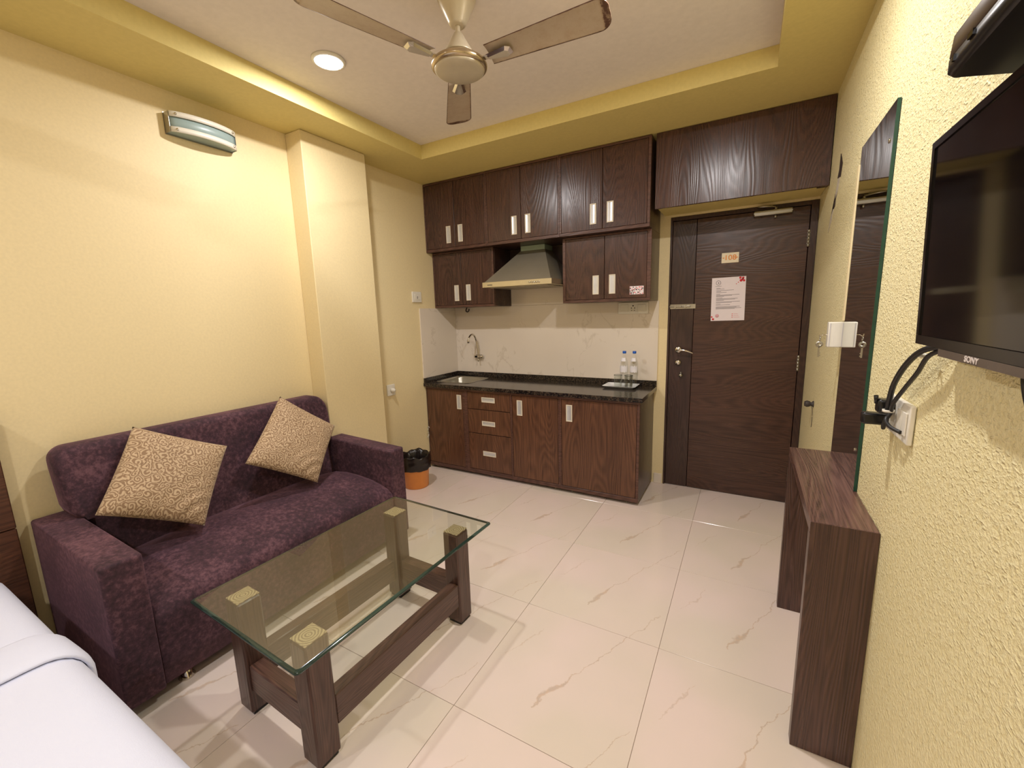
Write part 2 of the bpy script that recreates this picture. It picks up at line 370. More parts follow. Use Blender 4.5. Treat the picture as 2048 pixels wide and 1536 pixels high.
def blade():
    m, nt, b = newmat('fan_blade_dusty'); v = coords(nt, (1, 1, 1), True)
    n = N(nt, 'ShaderNodeTexNoise', i_Scale=26.0, i_Detail=5.0, i_Roughness=0.7); L(nt, v, n.inputs['Vector'])
    uv = N(nt, 'ShaderNodeVertexColor', layer_name='edge')
    k = math_(nt, 'MULTIPLY', uv.outputs['Color'], 1.0)
    k = math_(nt, 'ADD', math_(nt, 'MULTIPLY', k, 0.75), n.outputs[0])
    L(nt, ramp(nt, k, [(0.45, rgb(192, 174, 152)), (0.85, rgb(176, 152, 126)), (1.12, rgb(92, 62, 46))]), b.inputs['Base Color'])
    b.inputs['Roughness'].default_value = 0.4; return m
m_blade = blade()
m_orangeb = plain('orange_bucket_plastic', rgb(236, 150, 70), 0.4, var=0.03)
m_bag = plain('black_bin_liner', rgb(30, 23, 20), 0.28, var=0.3, nscale=30, nbump=0.4)
m_bluecap = plain('blue_bottle_cap', rgb(20, 90, 190), 0.35)
m_rings, _nt, _b = newmat('end_grain_rings')
_v = coords(_nt, (1, 1, 1), True); _vo = N(_nt, 'ShaderNodeTexWave', wave_type='RINGS', rings_direction='Z'); _vo.inputs['Scale'].default_value = 34; _vo.inputs['Distortion'].default_value = 2.2; _vo.inputs['Detail Scale'].default_value = 2
_tc = N(_nt, 'ShaderNodeTexCoord'); L(_nt, _tc.outputs['Object'], _vo.inputs['Vector'])
L(_nt, ramp(_nt, _vo.outputs[0], [(0.2, rgb(140, 118, 94)), (0.7, rgb(188, 168, 136))]), _b.inputs['Base Color']); _b.inputs['Roughness'].default_value = 0.5

# ------------------------------------------------------------------ room shell
T_ = 0.12
def wallbox(name, bxs, mat):
    bm = NB()
    for b_ in bxs: box(bm, *b_)
    return structure(obj(name, bm, mat))
wl = wallbox('wall_left', [(-T_, 0, YF, T_, 0, 2.75)], m_wall)
wb = wallbox('wall_back', [(-0.0, 1.975, 0, T_, 0, 2.75), (1.975, W, 0, T_, 2.03, 2.75)], m_wall)
wr = wallbox('wall_right', [(W, W+T_, YF, T_, 0, 2.75)], m_plaster)
wf = wallbox('wall_front', [(-T_, W+T_, YF-T_, YF, 0, 2.75)], m_wall)
ce = wallbox('ceiling', [(0, W, YF, 0, ZT, ZT+0.1)], m_ceil)
TX0, TX1, TY1, TY0 = 0.395, 2.5585, -0.8333, -5.2
so = wallbox('trim_1', [(0.0, TX0, YF, 0, ZS, ZT-0.0005), (TX1, W, YF, 0, ZS, ZT-0.0005), (TX0, TX1, TY1, 0, ZS, ZT-0.0005), (TX0, TX1, YF, TY0, ZS, ZT-0.0005)], m_soffit)
so['label'] = 'yellow dropped ceiling border around the white ceiling panel'
pil = structure(boxobj('trim_2', 0.0005, 0.14, -1.6112, -1.1258, 0.0005, ZS-0.001, m_wall, None, 0.004, 2)); pil['label'] = 'yellow wall column between sofa and kitchen'
fl = wallbox('floor', [(0, W, YF, T_, -0.06, -0.0035)], m_grout)
tm = None; TS = 0.6019; gx, gy = 1.656, -2.3502
for i in range(-3, 2):
    for j in range(-6, 5):
        x0, x1 = max(0, gx+i*TS), min(W, gx+(i+1)*TS); y0, y1 = max(YF, gy+j*TS), min(0.03, gy+(j+1)*TS)
        if x1-x0 < 0.02 or y1-y0 < 0.02: continue
        cx, cy = gx+(i+0.5)*TS, gy+(j+0.5)*TS
        full = abs(x1-x0-TS) < 1e-4 and abs(y1-y0-TS) < 1e-4
        g = 0.0008
        if full and tm is not None:
            o = bpy.data.objects.new('floor_tile', tm); COL.objects.link(o)
        else:
            bm = NB(); box(bm, x0-cx+g, x1-cx-g, y0-cy+g, y1-cy-g, -0.0035, 0, 0.0008, 1)
            o = obj('floor_tile', bm, m_tile)
            if full: tm = o.data
        o.parent = fl; o.location = (cx, cy, 0)
# skirting tile beside the door
structure(boxobj('baseboard_back', 1.9075, 1.968, -0.012, -0.0005, 0.0005, 0.082, m_splash, None, 0.002))

# right wall damage: grey filler patches, loose crack
def patch(name, pts, mat, th=0.0015):
    bm = NB(); a = [bm.verts.new((W-0.0003, y, z)) for y, z in pts]; b = [bm.verts.new((W-th, y, z)) for y, z in pts]
    bm.faces.new(a); bm.faces.new(b)
    for k in range(len(pts)): bm.faces.new((a[k], a[(k+1) % len(pts)], b[(k+1) % len(pts)], b[k]))
    return obj(name, bm, mat, wr)
m_fill = plain('grey_filler', rgb(206, 196, 180), 0.8, nscale=60, nbump=0.5)
m_brk = plain('dark_hole', rgb(58, 42, 36), 0.9)
patch('filler_patch', [(-0.70, 1.99), (-0.64, 2.0), (-0.60, 1.93), (-0.585, 1.86), (-0.54, 1.80), (-0.47, 1.76), (-0.50, 1.83), (-0.60, 1.88), (-0.66, 1.93)], m_fill)
patch('plaster_hole', [(-0.73, 2.04), (-0.70, 2.07), (-0.665, 2.10), (-0.66, 2.03), (-0.63, 1.995), (-0.71, 1.985)], m_brk, 0.003)
patch('plaster_hole', [(-0.62, 1.90), (-0.60, 1.93), (-0.585, 1.86), (-0.62, 1.87)], m_brk, 0.003)

# ------------------------------------------------------------------ door
D = structure(bpy.data.objects.new('door_1', None)); COL.objects.link(D); D.location = (2.41, 0, 0); D['label'] = 'dark brown veneered entrance door with steel fittings'
bm = NB()
box(bm, 1.975, 1.989, -0.004, 0.10, 0, 2.027, 0.001); box(bm, 2.812, W-0.002, -0.006, 0.10, 0, 2.027, 0.001); box(bm, 1.989, 2.812, -0.005, 0.10, 2.003, 2.027, 0.001)
obj('door_frame', W2(bm, D), m_doorV, D)
leaf = boxobj('door_leaf', 2.153, 2.809, 0.006, 0.045, 0.006, 2.0, m_doorH, D, 0.0015)
boxobj('door_stile', 1.991, 2.150, 0.006, 0.045, 0.006, 2.0, m_doorV, D, 0.0015)
bm = NB(); box(bm, 1.98, 2.82, 0.05, 0.11, 0, 2.02); obj('door_backing', W2(bm, D), m_doorV, D)
# lever handle
bm = NB(); lathe(bm, [(0.0, -0.012), (0.019, -0.012), (0.024, -0.006), (0.024, 0.006)], 2.057, 0, 24, 1.077, axis='y')
tube(bm, smooth_path([(2.057, -0.01, 1.077), (2.059, -0.045, 1.078), (2.08, -0.05, 1.079), (2.12, -0.048, 1.073), (2.163, -0.04, 1.055)]), [0.008]*5+[0.0085]*8+[0.007]*8+[0.005]*4, 10)
obj('door_handle', W2(bm, D), m_chrome, D)
bm = NB(); lathe(bm, [(0.0, -0.016), (0.013, -0.014), (0.022, -0.007), (0.022, 0.006)], 2.0575, 0, 24, 0.981, axis='y'); box(bm, 2.050, 2.065, -0.022, -0.013, 0.978, 0.984)
obj('keyhole_rosette', W2(bm, D), m_chrome, D)
bm = NB(); lathe(bm, [(0.0, -0.024), (0.011, -0.022), (0.014, -0.01), (0.016, 0.006)], 2.081, 0, 20, 0.885, axis='y'); box(bm, 2.066, 2.096, -0.006, 0.006, 0.878, 0.892, 0.002); box(bm, 2.078, 2.084, -0.006, 0.006, 0.893, 0.91)
obj('night_latch_knob', W2(bm, D), m_steel, D)
bm = NB(); box(bm, 1.986, 2.164, -0.001, 0.006, 1.378, 1.412, 0.001); box(bm, 1.984, 2.13, -0.009, -0.001, 1.39, 1.402, 0.003, 2); box(bm, 2.02, 2.03, -0.012, -0.001, 1.384, 1.408); box(bm, 2.09, 2.10, -0.012, -0.001, 1.384, 1.408); tube(bm, [(2.07, -0.008, 1.398), (2.07, -0.022, 1.39)], 0.004, 8)
obj('tower_bolt', W2(bm, D), m_steel, D)
for zc in (1.80, 1.0, 0.22):
    bm = NB()
    for k in range(5): tube(bm, [(2.809, -0.010, zc-0.052+k*0.0215), (2.809, -0.010, zc-0.052+k*0.0215+0.019)], 0.0065, 10)
    box(bm, 2.802, 2.816, -0.009, -0.0055, zc-0.052, zc+0.052)
    obj('door_hinge', W2(bm, D), m_steel, D)
# door closer
bm = NB(); box(bm, 2.497, 2.712, -0.045, 0.005, 1.962, 1.995, 0.006, 2); tube(bm, [(2.62, -0.02, 1.962), (2.62, -0.02, 1.945)], 0.008, 10)
for x in (2.503, 2.706): tube(bm, [(x, -0.046, 1.978), (x, -0.049, 1.978)], 0.006, 8)
cl = obj('closer_body', W2(bm, D), m_steel, D)
bm = NB(); tube(bm, [(2.62, -0.02, 1.995), (2.62, -0.02, 2.01)], 0.009, 10); tube(bm, smooth_path([(2.62, -0.02, 2.012), (2.56, -0.05, 2.016), (2.52, -0.03, 2.02), (2.60, -0.012, 2.024)]), 0.006, 8)
obj('closer_arm', W2(bm, cl), m_steel, cl)

def textmesh(name, s, size, mat, parent, loc, rot, ext=0.0006, bold=0.0, sx=1.0):
    cu = bpy.data.curves.new(name, 'FONT'); cu.body = s; cu.size = size; cu.extrude = ext; cu.align_x = 'CENTER'; cu.align_y = 'CENTER'; cu.offset = bold
    t = bpy.data.objects.new(name, cu); COL.objects.link(t); bpy.context.view_layer.update()
    me = bpy.data.meshes.new_from_object(t.evaluated_get(bpy.context.evaluated_depsgraph_get())); bpy.data.objects.remove(t)
    me.materials.clear(); me.materials.append(mat)
    for v in me.vertices: v.co.x *= sx
    o = bpy.data.objects.new(name, me); COL.objects.link(o); o.parent = parent; o.location = Vector(loc)-parent_loc(parent); o.rotation_euler = rot
    return o
FR = (math.pi/2, 0, 0)
npl = boxobj('room_number_plate', 2.3175, 2.4235, 0.0015, 0.0055, 1.684, 1.752, m_cream, None, 0.001)
tag(npl, 'small cream plate with orange 108 on the entrance door', 'sign')
textmesh('plate_number', '108', 0.047, m_orange, npl, (2.371, 0.0008, 1.718), FR, 0.0006, 0.0004, 1.1)
for sgn, x in ((-1, 2.327), (1, 2.414)):
    bm = NB(); a = [bm.verts.new((x+dx*sgn, 0.0004+dy, 1.718+dz)) for dy in (0, 0.001) for dx, dz in ((0.006, 0), (-0.006, 0.005), (-0.006, -0.005))]
    bm.faces.new(a[:3]); bm.faces.new(a[3:])
    for k in range(3): bm.faces.new((a[k], a[(k+1) % 3], a[3+(k+1) % 3], a[3+k]))
    obj('plate_arrow', W2(bm, npl), m_orange, npl)
# notice paper
nx0, nx1, nz0, nz1 = 2.2655, 2.477, 1.288, 1.587
pap = boxobj('door_notice', nx0, nx1, 0.004, 0.0055, nz0, nz1, m_paper, None)
pap.rotation_euler = (0, -0.012, 0)
tag(pap, 'white printed notice sheet with red corner marks taped to the entrance door', 'notice')
random.seed(3)
bm = NB(); z = 1.515
def strip(bm, x0, x1, zc, h=0.0022): box(bm, x0, x1, 0.0033, 0.0041, zc-h/2, zc+h/2)
for (ln, gap) in ((.025, .006), (.05, .010), (.11, .008), (.03, .006), (.065, .012), (.025, .006), (.145, .005), (.10, .005), (.05, .010), (.04, .006), (.135, .005), (.12, .006), (.05, .01), (.15, .006), (.10, .01), (.03, .006), (.09, .012), (.15, .005), (.13, .005), (.16, .005), (.12, .005)):
    strip(bm, nx0+0.030, nx0+0.030+ln, z); z -= gap
obj('printed_lines', W2(bm, pap), m_grey, pap)['kind'] = 'stuff'
bm = NB()
lathe(bm, [(0.0135, -0.0005), (0.016, -0.0005), (0.016, 0.0005), (0.0135, 0.0005), (0.0135, -0.0005)], nx0+0.042, 0.0036, 28, nz1-0.035, axis='y')
box(bm, nx0+0.040, nx0+0.046, 0.0033, 0.004, nz1-0.040, nz1-0.031); strip(bm, nx0+0.022, nx0+0.062, nz1-0.058, 0.002)
obj('printed_emblem', W2(bm, pap), m_grey, pap)['kind'] = 'stuff'
bm = NB()
for (x, z, r) in ((nx1-0.035, nz1-0.008, .008), (nx1-0.018, nz1-0.010, .008), (nx1-0.030, nz1-0.026, .010), (nx1-0.012, nz1-0.028, .008), (nx1-0.02, nz1-0.018, .007), (nx1-0.046, nz1-0.038, .0035), (nx1-0.058, nz1-0.048, .003), (nx0+0.006, nz0+0.028, .006), (nx0+0.015, nz0+0.012, .008)):
    lathe(bm, [(0.0, -0.0004), (r, -0.0004), (r, 0.0004), (0, 0.0004)], x, 0.0036, 6, z, axis='y')
for k in range(3): strip(bm, nx1-0.078, nx1-0.073, nz0+0.022+k*0.012, 0.005)
obj('red_corner_marks', W2(bm, pap), m_red, pap)['kind'] = 'stuff'
bm = NB(); lathe(bm, [(0.0, -0.0004), (0.012, -0.0004), (0.012, 0.0004), (0, 0.0004)], nx0+0.04, 0.0036, 16, nz0+0.035, axis='y')
for k in range(3): strip(bm, nx1-0.068, nx1-0.030-0.006*k, nz0+0.022+k*0.012, 0.0025)
obj('pink_stamp', W2(bm, pap), m_pinkp, pap)['kind'] = 'stuff'

# ------------------------------------------------------------------ cabinets
def handle(parent, x0, x1, yf, z0, z1, vertical=True):
    """recessed cup pull: pale rim and a hollow metal cup"""
    bm = NB(); t = 0.0075; p = 0.0035
    box(bm, x0, x1, yf-p, yf-0.0004, z0, z0+t, 0.001, 1); box(bm, x0, x1, yf-p, yf-0.0004, z1-t, z1, 0.001, 1)
    box(bm, x0, x0+t, yf-p, yf-0.0004, z0+t, z1-t, 0.001, 1); box(bm, x1-t, x1, yf-p, yf-0.0004, z0+t, z1-t, 0.001, 1)
    cx, cz = (x0+x1)/2, (z0+z1)/2
    bmesh.ops.translate(bm, verts=bm.verts, vec=(-cx, -yf, -cz))
    h = obj('handle', bm, m_handle, parent, Vector((cx, yf, cz))-parent_loc(parent))
    bm = NB(); a, b_ = (x1-x0)/2-t, (z1-z0)/2-t; n = 8
    pr = [(-1+2*k/n, -0.0006-0.0022*abs(-1+2*k/n)**2) for k in range(n+1)]
    if vertical: V0 = [[bm.verts.new((u*a, y, s*b_)) for u, y in pr] for s in (-1, 1)]
    else: V0 = [[bm.verts.new((s*a, y, u*b_)) for u, y in pr] for s in (-1, 1)]
    for k in range(n):
        f = bm.faces.new((V0[0][k], V0[0][k+1], V0[1][k+1], V0[1][k])); f.smooth = True
    obj('cup', bm, m_cup, h)
    return h
def cabinet(name, label, x0, x1, yf, z0, z1, cols, mdoor, group, fb=0.022, ft=0.012, fl_=0.012, fr_=0.012, kind='door', rows=None, yb=-0.004, feet=None):
    t = thing(name, label, 'cabinet', ((x0+x1)/2, yf/2, z0), group)
    if z0 > 1: boxobj('carcass', x0, x1, yf+0.022, yb, z0, z1, m_cabIn, t, 0.001)
    else:
        bm = NB(); box(bm, x0, x0+0.016, yf+0.022, yb, z0, z1); box(bm, x1-0.016, x1, yf+0.022, yb, z0, z1); box(bm, x0+0.016, x1-0.016, yf+0.022, yb, z0, z0+0.016); box(bm, x0+0.016, x1-0.016, yb-0.008, yb, z0+0.016, z1)
        obj('carcass', W2(bm, t), m_cabIn, t)
    bm = NB()
    box(bm, x0, x1, yf, yf+0.0215, z0, z0+fb, 0.001); box(bm, x0, x1, yf, yf+0.0215, z1-ft, z1, 0.001)
    if fl_ > 0: box(bm, x0, x0+fl_, yf, yf+0.0215, z0+fb, z1-ft, 0.001)
    if fr_ > 0: box(bm, x1-fr_, x1, yf, yf+0.0215, z0+fb, z1-ft, 0.001)
    obj('face_frame', W2(bm, t), m_cabH, t)
    g = 0.002
    for (a, b_, c0, c1, hd) in cols:
        d = boxobj(kind, a+g, b_-g, yf+0.0015, yf+0.0205, c0+g, c1-g, mdoor, t, 0.0012)
        if hd: handle(d, hd[0], hd[1], yf+0.0015, hd[2], hd[3], hd[3]-hd[2] > hd[1]-hd[0])
    return t
ZU0, ZU1 = 1.9229, 2.482; YU = -0.3738; hz = (1.981, 2.119)
GU = 'row of three tall cabinets under the ceiling'
def pair(x0, x1, mid, h1, h2, z0, z1, fb, ft, hzz):
    return [(x0, mid, z0+fb, z1-ft, (h1, h1+0.047, *hzz)), (mid, x1, z0+fb, z1-ft, (h2, h2+0.047, *hzz))]
cabinet('wall_cabinet', 'upper dark wood cabinet at the left end, against the yellow left wall, under the ceiling', 0.003, 0.629, YU, ZU0, ZU1, pair(0.013, 0.617, 0.318, 0.229, 0.351, ZU0, ZU1, 0.022, 0.014, hz), m_cabU, GU, 0.022, 0.014, 0.01, 0.012)
cabinet('wall_cabinet', 'middle upper dark wood cabinet directly above the cooker hood', 0.630, 1.2595, YU, ZU0, ZU1, pair(0.642, 1.2475, 0.943, 0.860, 0.978, ZU0, ZU1, 0.022, 0.014, hz), m_cabU, GU, 0.022, 0.014)
cabinet('wall_cabinet', 'upper dark wood cabinet at the right end, beside the loft panel over the door', 1.2605, 1.9005, YU, ZU0, ZU1, pair(1.2735, 1.882, 1.580, 1.490, 1.611, ZU0, ZU1, 0.022, 0.014, hz), m_cabU, GU, 0.022, 0.014, 0.013, 0.0185)
YL = -0.2969; ZL = 1.4453; ZL1 = 1.9215; hz2 = (1.501, 1.637); GL = 'short cabinets either side of the hood'
cabinet('wall_cabinet', 'short lower wall cabinet left of the cooker hood, above the sink', 0.003, 0.6371, YL, ZL, ZL1, pair(0.013, 0.619, 0.3115, 0.229, 0.354, ZL, ZL1, 0.02, 0.012, hz2), m_cabU, GL, 0.02, 0.012, 0.01, 0.018)
lc2 = cabinet('wall_cabinet', 'short lower wall cabinet right of the cooker hood with a small sticker', 1.2521, 1.9005, YL, ZL, ZL1, pair(1.2745, 1.8735, 1.5735, 1.4865, 1.609, ZL, ZL1, 0.02, 0.012, hz2), m_cabU, GL, 0.02, 0.012, 0.0225, 0.027)
st = boxobj('sticker', 1.759, 1.855, YL-0.0005, YL+0.0008, 1.489, 1.546, m_paper, None)
tag(st, 'small red, white and black printed sticker on the cabinet beside the socket', 'sticker')
random.seed(11)
for nm, mt, cnt in (('red_print', m_red, 26), ('black_print', m_dkink, 30)):
    bm = NB()
    for k in range(cnt):
        i, j = random.randrange(14), random.randrange(6)
        x = 1.7605+i*0.0066; z = 1.491+j*0.0089; box(bm, x, x+0.0062, YL-0.0010-(0.0003 if nm[0] == 'b' else 0), YL-0.0006, z, z+random.uniform(0.003, 0.0085))
    obj(nm, W2(bm, st), mt, st)['kind'] = 'stuff'
# base units
YB = -0.4953; ZB0, ZB1 = 0.024, 0.7585; GB = 'row of base units under the black worktop'
cabinet('base_cabinet', 'base cabinet with one door under the sink, beside the orange bin', 0.006, 0.425, YB, ZB0, ZB1, [(0.010, 0.402, 0.055, 0.738, (0.3415, 0.3885, 0.577, 0.703))], m_cabB, GB, 0.03, 0.02, 0.004, 0.022)
t = cabinet('drawer_unit', 'base unit with three drawers, between two base cabinet doors', 0.4255, 0.8775, YB, ZB0, ZB1,
        [(0.450, 0.868, 0.592, 0.738, (0.597, 0.726, 0.657, 0.700)), (0.450, 0.868, 0.383, 0.5905, (0.593, 0.722, 0.455, 0.496)), (0.450, 0.868, 0.060, 0.3815, (0.593, 0.720, 0.191, 0.2335))], m_cabB, GB, 0.034, 0.02, 0.024, 0.009, kind='drawer')
cabinet('base_cabinet', 'narrow base cabinet with one door right of the drawers', 0.878, 1.298, YB, ZB0, ZB1, [(0.887, 1.284, 0.055, 0.738, (0.931, 0.9795, 0.576, 0.700))], m_cabB, GB, 0.03, 0.02, 0.008, 0.013)
cabinet('base_cabinet', 'wide base cabinet with one door at the right end nearest the entrance door', 1.2985, 1.8906, YB, ZB0, ZB1, [(1.312, 1.872, 0.055, 0.738, (1.350, 1.399, 0.570, 0.698))], m_cabB, GB, 0.03, 0.02, 0.0125, 0.018)
for k, (o, xs) in enumerate(zip([o for o in COL.objects if o.name.startswith(('base_cabinet', 'drawer_unit'))], ((0.05,), (0.65,), (1.24,), (1.80, 1.38)))):
    for x in xs:
        for y in (-0.45, -0.08):
            bm = NB(); lathe(bm, [(0.012, 0.0), (0.012, 0.006), (0.005, 0.008), (0.005, 0.0235)], x, y, 12)
            obj('foot', W2(bm, o), m_steel, o)
# worktop with sink cut-out
wt = thing('worktop', 'black granite worktop with upstand along the tiled wall', 'worktop', (0.95, -0.26, 0.76))
SX0, SX1, SY0, SY1 = 0.06, 0.398, -0.40, -0.075
bm = NB()
for b_ in ((0.003, SX0, -0.5218, -0.004), (SX1, 1.9107, -0.5218, -0.004), (SX0, SX1, -0.5218, SY0), (SX0, SX1, SY1, -0.004)): box(bm, b_[0], b_[1], b_[2], b_[3], 0.76, 0.79)
obj('slab', W2(bm, wt), m_granite, wt)
bm = NB(); box(bm, 0.003, 1.909, -0.018, -0.0008, 0.7905, 0.8312, 0.001); box(bm, 0.003, 0.018, -0.5150, -0.0185, 0.7905, 0.8312, 0.001)
obj('upstand', W2(bm, wt), m_granite, wt)
sk = thing('sink', 'stainless steel sink bowl set in the left end of the black worktop', 'sink', (0.26, -0.24, 0.62))
bm = NB()
def rrect(x0, x1, y0, y1, r, z, n=6):
    out = []
    for (cx, cy, a0) in ((x1-r, y1-r, 0), (x0+r, y1-r, 90), (x0+r, y0+r, 180), (x1-r, y0+r, 270)):
        for k in range(n+1):
            a = math.radians(a0+90*k/n); out.append((cx+r*math.cos(a), cy+r*math.sin(a), z))
    return out
def loft(bm, loops, smooth=True, mi=0, capend=True):
    R = [[bm.verts.new(p) for p in lp] for lp in loops]; n = len(R[0])
    for A, B in zip(R, R[1:]):
        for k in range(n):
            f = bm.faces.new((A[k], A[(k+1) % n], B[(k+1) % n], B[k])); f.smooth = smooth; f.material_index = mi
    if capend: bm.faces.new(R[-1]).material_index = mi
    return R
loft(bm, [rrect(SX0-0.02, SX1+0.02, SY0-0.02, SY1+0.02, 0.05, 0.7908), rrect(SX0-0.018, SX1+0.018, SY0-0.018, SY1+0.018, 0.05, 0.7935), rrect(SX0+0.006, SX1-0.006, SY0+0.006, SY1-0.006, 0.06, 0.792), rrect(SX0+0.012, SX1-0.012, SY0+0.012, SY1-0.012, 0.06, 0.78), rrect(SX0+0.02, SX1-0.02, SY0+0.02, SY1-0.02, 0.06, 0.67), rrect(SX0+0.05, SX1-0.05, SY0+0.05, SY1-0.05, 0.06, 0.64)])
obj('bowl', W2(bm, sk), m_steel, sk)
bm = NB(); lathe(bm, [(0.0, 0.6425), (0.03, 0.6425), (0.036, 0.6412)], 0.265, -0.245, 20); obj('drain', W2(bm, sk), m_chrome, sk)
fc = thing('tap', 'wall mounted chrome swan-neck tap over the sink', 'tap', (0.285, -0.02, 1.0))
bm = NB(); lathe(bm, [(0.0, -0.052), (0.014, -0.052), (0.014, -0.022), (0.021, -0.02), (0.021, -0.0115)], 0.262, 0, 16, 0.985, axis='y'); box(bm, 0.235, 0.305, -0.052, -0.028, 0.973, 0.998, 0.006, 2)
obj('tap_body', W2(bm, fc), m_chrome, fc)
bm = NB(); tube(bm, smooth_path([(0.285, -0.045, 0.995), (0.283, -0.052, 1.06), (0.279, -0.062, 1.13), (0.276, -0.09, 1.185), (0.273, -0.13, 1.195), (0.270, -0.165, 1.17), (0.268, -0.178, 1.14)]), 0.0085, 12); lathe(bm, [(0.0115, 0), (0.0115, 0.025), (0.009, 0.03)], 0.268, -0.178, 14, 1.122)
obj('spout', W2(bm, fc), m_chrome, fc)
bm = NB(); lathe(bm, [(0.0, 0.0), (0.019, 0.003), (0.019, 0.022), (0.008, 0.03), (0, 0.03)], 0.302, -0.04, 14, 0.985, axis='x'); tube(bm, [(0.29, -0.05, 0.975), (0.292, -0.062, 0.94)], 0.007, 8)
obj('tap_knob', W2(bm, fc), m_chrome, fc)
# tiles on walls
sp = boxobj('backsplash', 0.0125, 1.9101, -0.0115, -0.0005, 0.8325, 1.4445, m_splash, None); tag(sp, 'beige veined tile backsplash on the wall behind the worktop', 'tiles')
sp2 = boxobj('side_splash', 0.0005, 0.0115, -0.516, -0.0005, 0.8325, 1.4445, m_splash, None); tag(sp2, 'beige tile panel on the left wall beside the sink', 'tiles')
spx = boxobj('backsplash', 0.639, 1.250, -0.0115, -0.0005, 1.446, 1.60, m_splash, None); tag(spx, 'strip of beige tile on the wall directly below the cooker hood', 'tiles')
hp = boxobj('back_panel', 0.639, 1.250, -0.0115, -0.0005, 1.6015, 1.9205, m_cabIn, None); tag(hp, 'dark flat panel on the wall behind the cooker hood', 'panel')  # dark flat sheet covering the wall between tile strip and upper cabinet
bm = NB(); tube(bm, smooth_path([(0.165, -0.03, 1.444), (0.165, -0.045, 1.415), (0.185, -0.05, 1.405), (0.198, -0.045, 1.418), (0.195, -0.04, 1.432)]), 0.0055, 8)
tag(recenter(obj('hook', bm, m_dkink)), 'dark metal hook under the cabinet above the tap', 'hook')
# hood
HX0, HX1, HY = 0.643, 1.2405, -0.4837
h_ = thing('cooker_hood', 'stainless steel pyramid cooker hood between the short wall cabinets', 'cooker hood', (0.94, -0.24, 1.588))
bm = NB(); box(bm, HX0, HX1, HY, -0.014, 1.5875, 1.6275, 0.001)
obj('fascia', W2(bm, h_), plain('hood_fascia_steel', rgb(206, 196, 168), 0.33, 0.85, var=0.03), h_)
bm = NB(); b0 = [(HX0+0.012, HY+0.012), (HX1-0.012, HY+0.012), (HX1-0.012, -0.014), (HX0+0.012, -0.014)]; b1 = [(0.830, -0.175), (1.050, -0.175), (1.050, -0.014), (0.830, -0.014)]
vs = [bm.verts.new((x, y, 1.628)) for x, y in b0]+[bm.verts.new((x, y, 1.882)) for x, y in b1]
for k in range(4): bm.faces.new((vs[k], vs[(k+1) % 4], vs[4+(k+1) % 4], vs[4+k]))
bm.faces.new(vs[4:]); bm.faces.new(vs[:4])
obj('canopy', W2(bm, h_), m_hood, h_)
boxobj('duct_collar', 0.832, 1.048, -0.173, -0.016, 1.8825, 1.9215, m_duct, h_, 0.001)
for k in range(5):
    bm = NB(); lathe(bm, [(0.0, -0.007), (0.0065, -0.006), (0.0075, -0.0004)], 0, 0, 12, 0, axis='y'); obj('button', bm, m_chrome, h_, Vector((1.062+k*0.0195, HY, 1.607))-h_.location)
boxobj('badge', 0.690, 0.735, HY-0.0012, HY-0.0003, 1.602, 1.6075, m_dkink, h_)
bm = NB(); box(bm, HX0+0.05, HX1-0.05, HY+0.04, -0.06, 1.583, 1.587); obj('filter', W2(bm, h_), m_hood, h_)
# loft over door
lf = thing('loft_cabinet', 'long dark wood loft panel above the entrance door', 'cabinet', (2.39, -0.18, 2.027))
boxobj('front_panel', 1.929, W-0.004, -0.3656, -0.346, 2.027, ZS-0.003, m_cabU, lf, 0.001)
boxobj('loft_body', 1.931, W-0.002, -0.3455, -0.002, 2.046, ZS-0.003, m_soffit, lf)
boxobj('bottom_batten', 2.80, W-0.004, -0.3455, -0.30, 2.0305, 2.0455, m_cabIn, lf)

# ------------------------------------------------------------------ sockets and switches
def plate(name, label, cat, x0, x1, y0, y1, z0, z1):
    o = thing(name, label, cat, ((x0+x1)/2, (y0+y1)/2, z0)); boxobj('face_plate', x0, x1, y0, y1, z0, z1, m_white, o, 0.003, 2); return o
p = plate('socket_panel', 'white socket panel with switches on the tiles under the right wall cabinet', 'socket', 1.6055, 1.8355, -0.0265, -0.0125, 1.350, 1.438)
for x0, x1 in ((1.625, 1.685), (1.757, 1.817)): boxobj('rocker_switch', x0, x1, -0.030, -0.0266, 1.366, 1.422, m_white, p, 0.002, 2)
bm = NB()
for (x, z, r) in ((1.721, 1.412, .0055), (1.709, 1.395, .0042), (1.733, 1.395, .0042), (1.711, 1.377, .0035), (1.731, 1.377, .0035)): lathe(bm, [(0, -0.0268), (r, -0.0268), (r, -0.0262)], x, 0, 10, z, axis='y')
obj('socket_holes', W2(bm, p), m_dkink, p)
p = plate('bell_switch', 'square white bell switch high on the left wall beside the short cabinet', 'switch', 0.0006, 0.012, -0.598, -0.485, 1.497, 1.586)
boxobj('rocker_switch', 0.0121, 0.0155, -0.575, -0.508, 1.517, 1.567, m_white, p, 0.002, 2)
bm = NB(); lathe(bm, [(0, 0.0165), (0.009, 0.0165), (0.009, 0.0157), (0, 0.0157)], 0, -0.541, 3, 1.541, axis='x'); box(bm, 0.0157, 0.0163, -0.546, -0.536, 1.526, 1.532); obj('bell_symbol', W2(bm, p), m_grey, p)
p = plate('corner_switch', 'small white socket low on the left wall just past the wall column', 'socket', 0.0006, 0.014, -0.962, -0.880, 0.752, 0.842)
bm = NB(); lathe(bm, [(0.02, 0.0141), (0.018, 0.03), (0.01, 0.05), (0, 0.052)], 0, -0.918, 16, 0.797, axis='x'); obj('plug_knob', W2(bm, p), m_white, p)

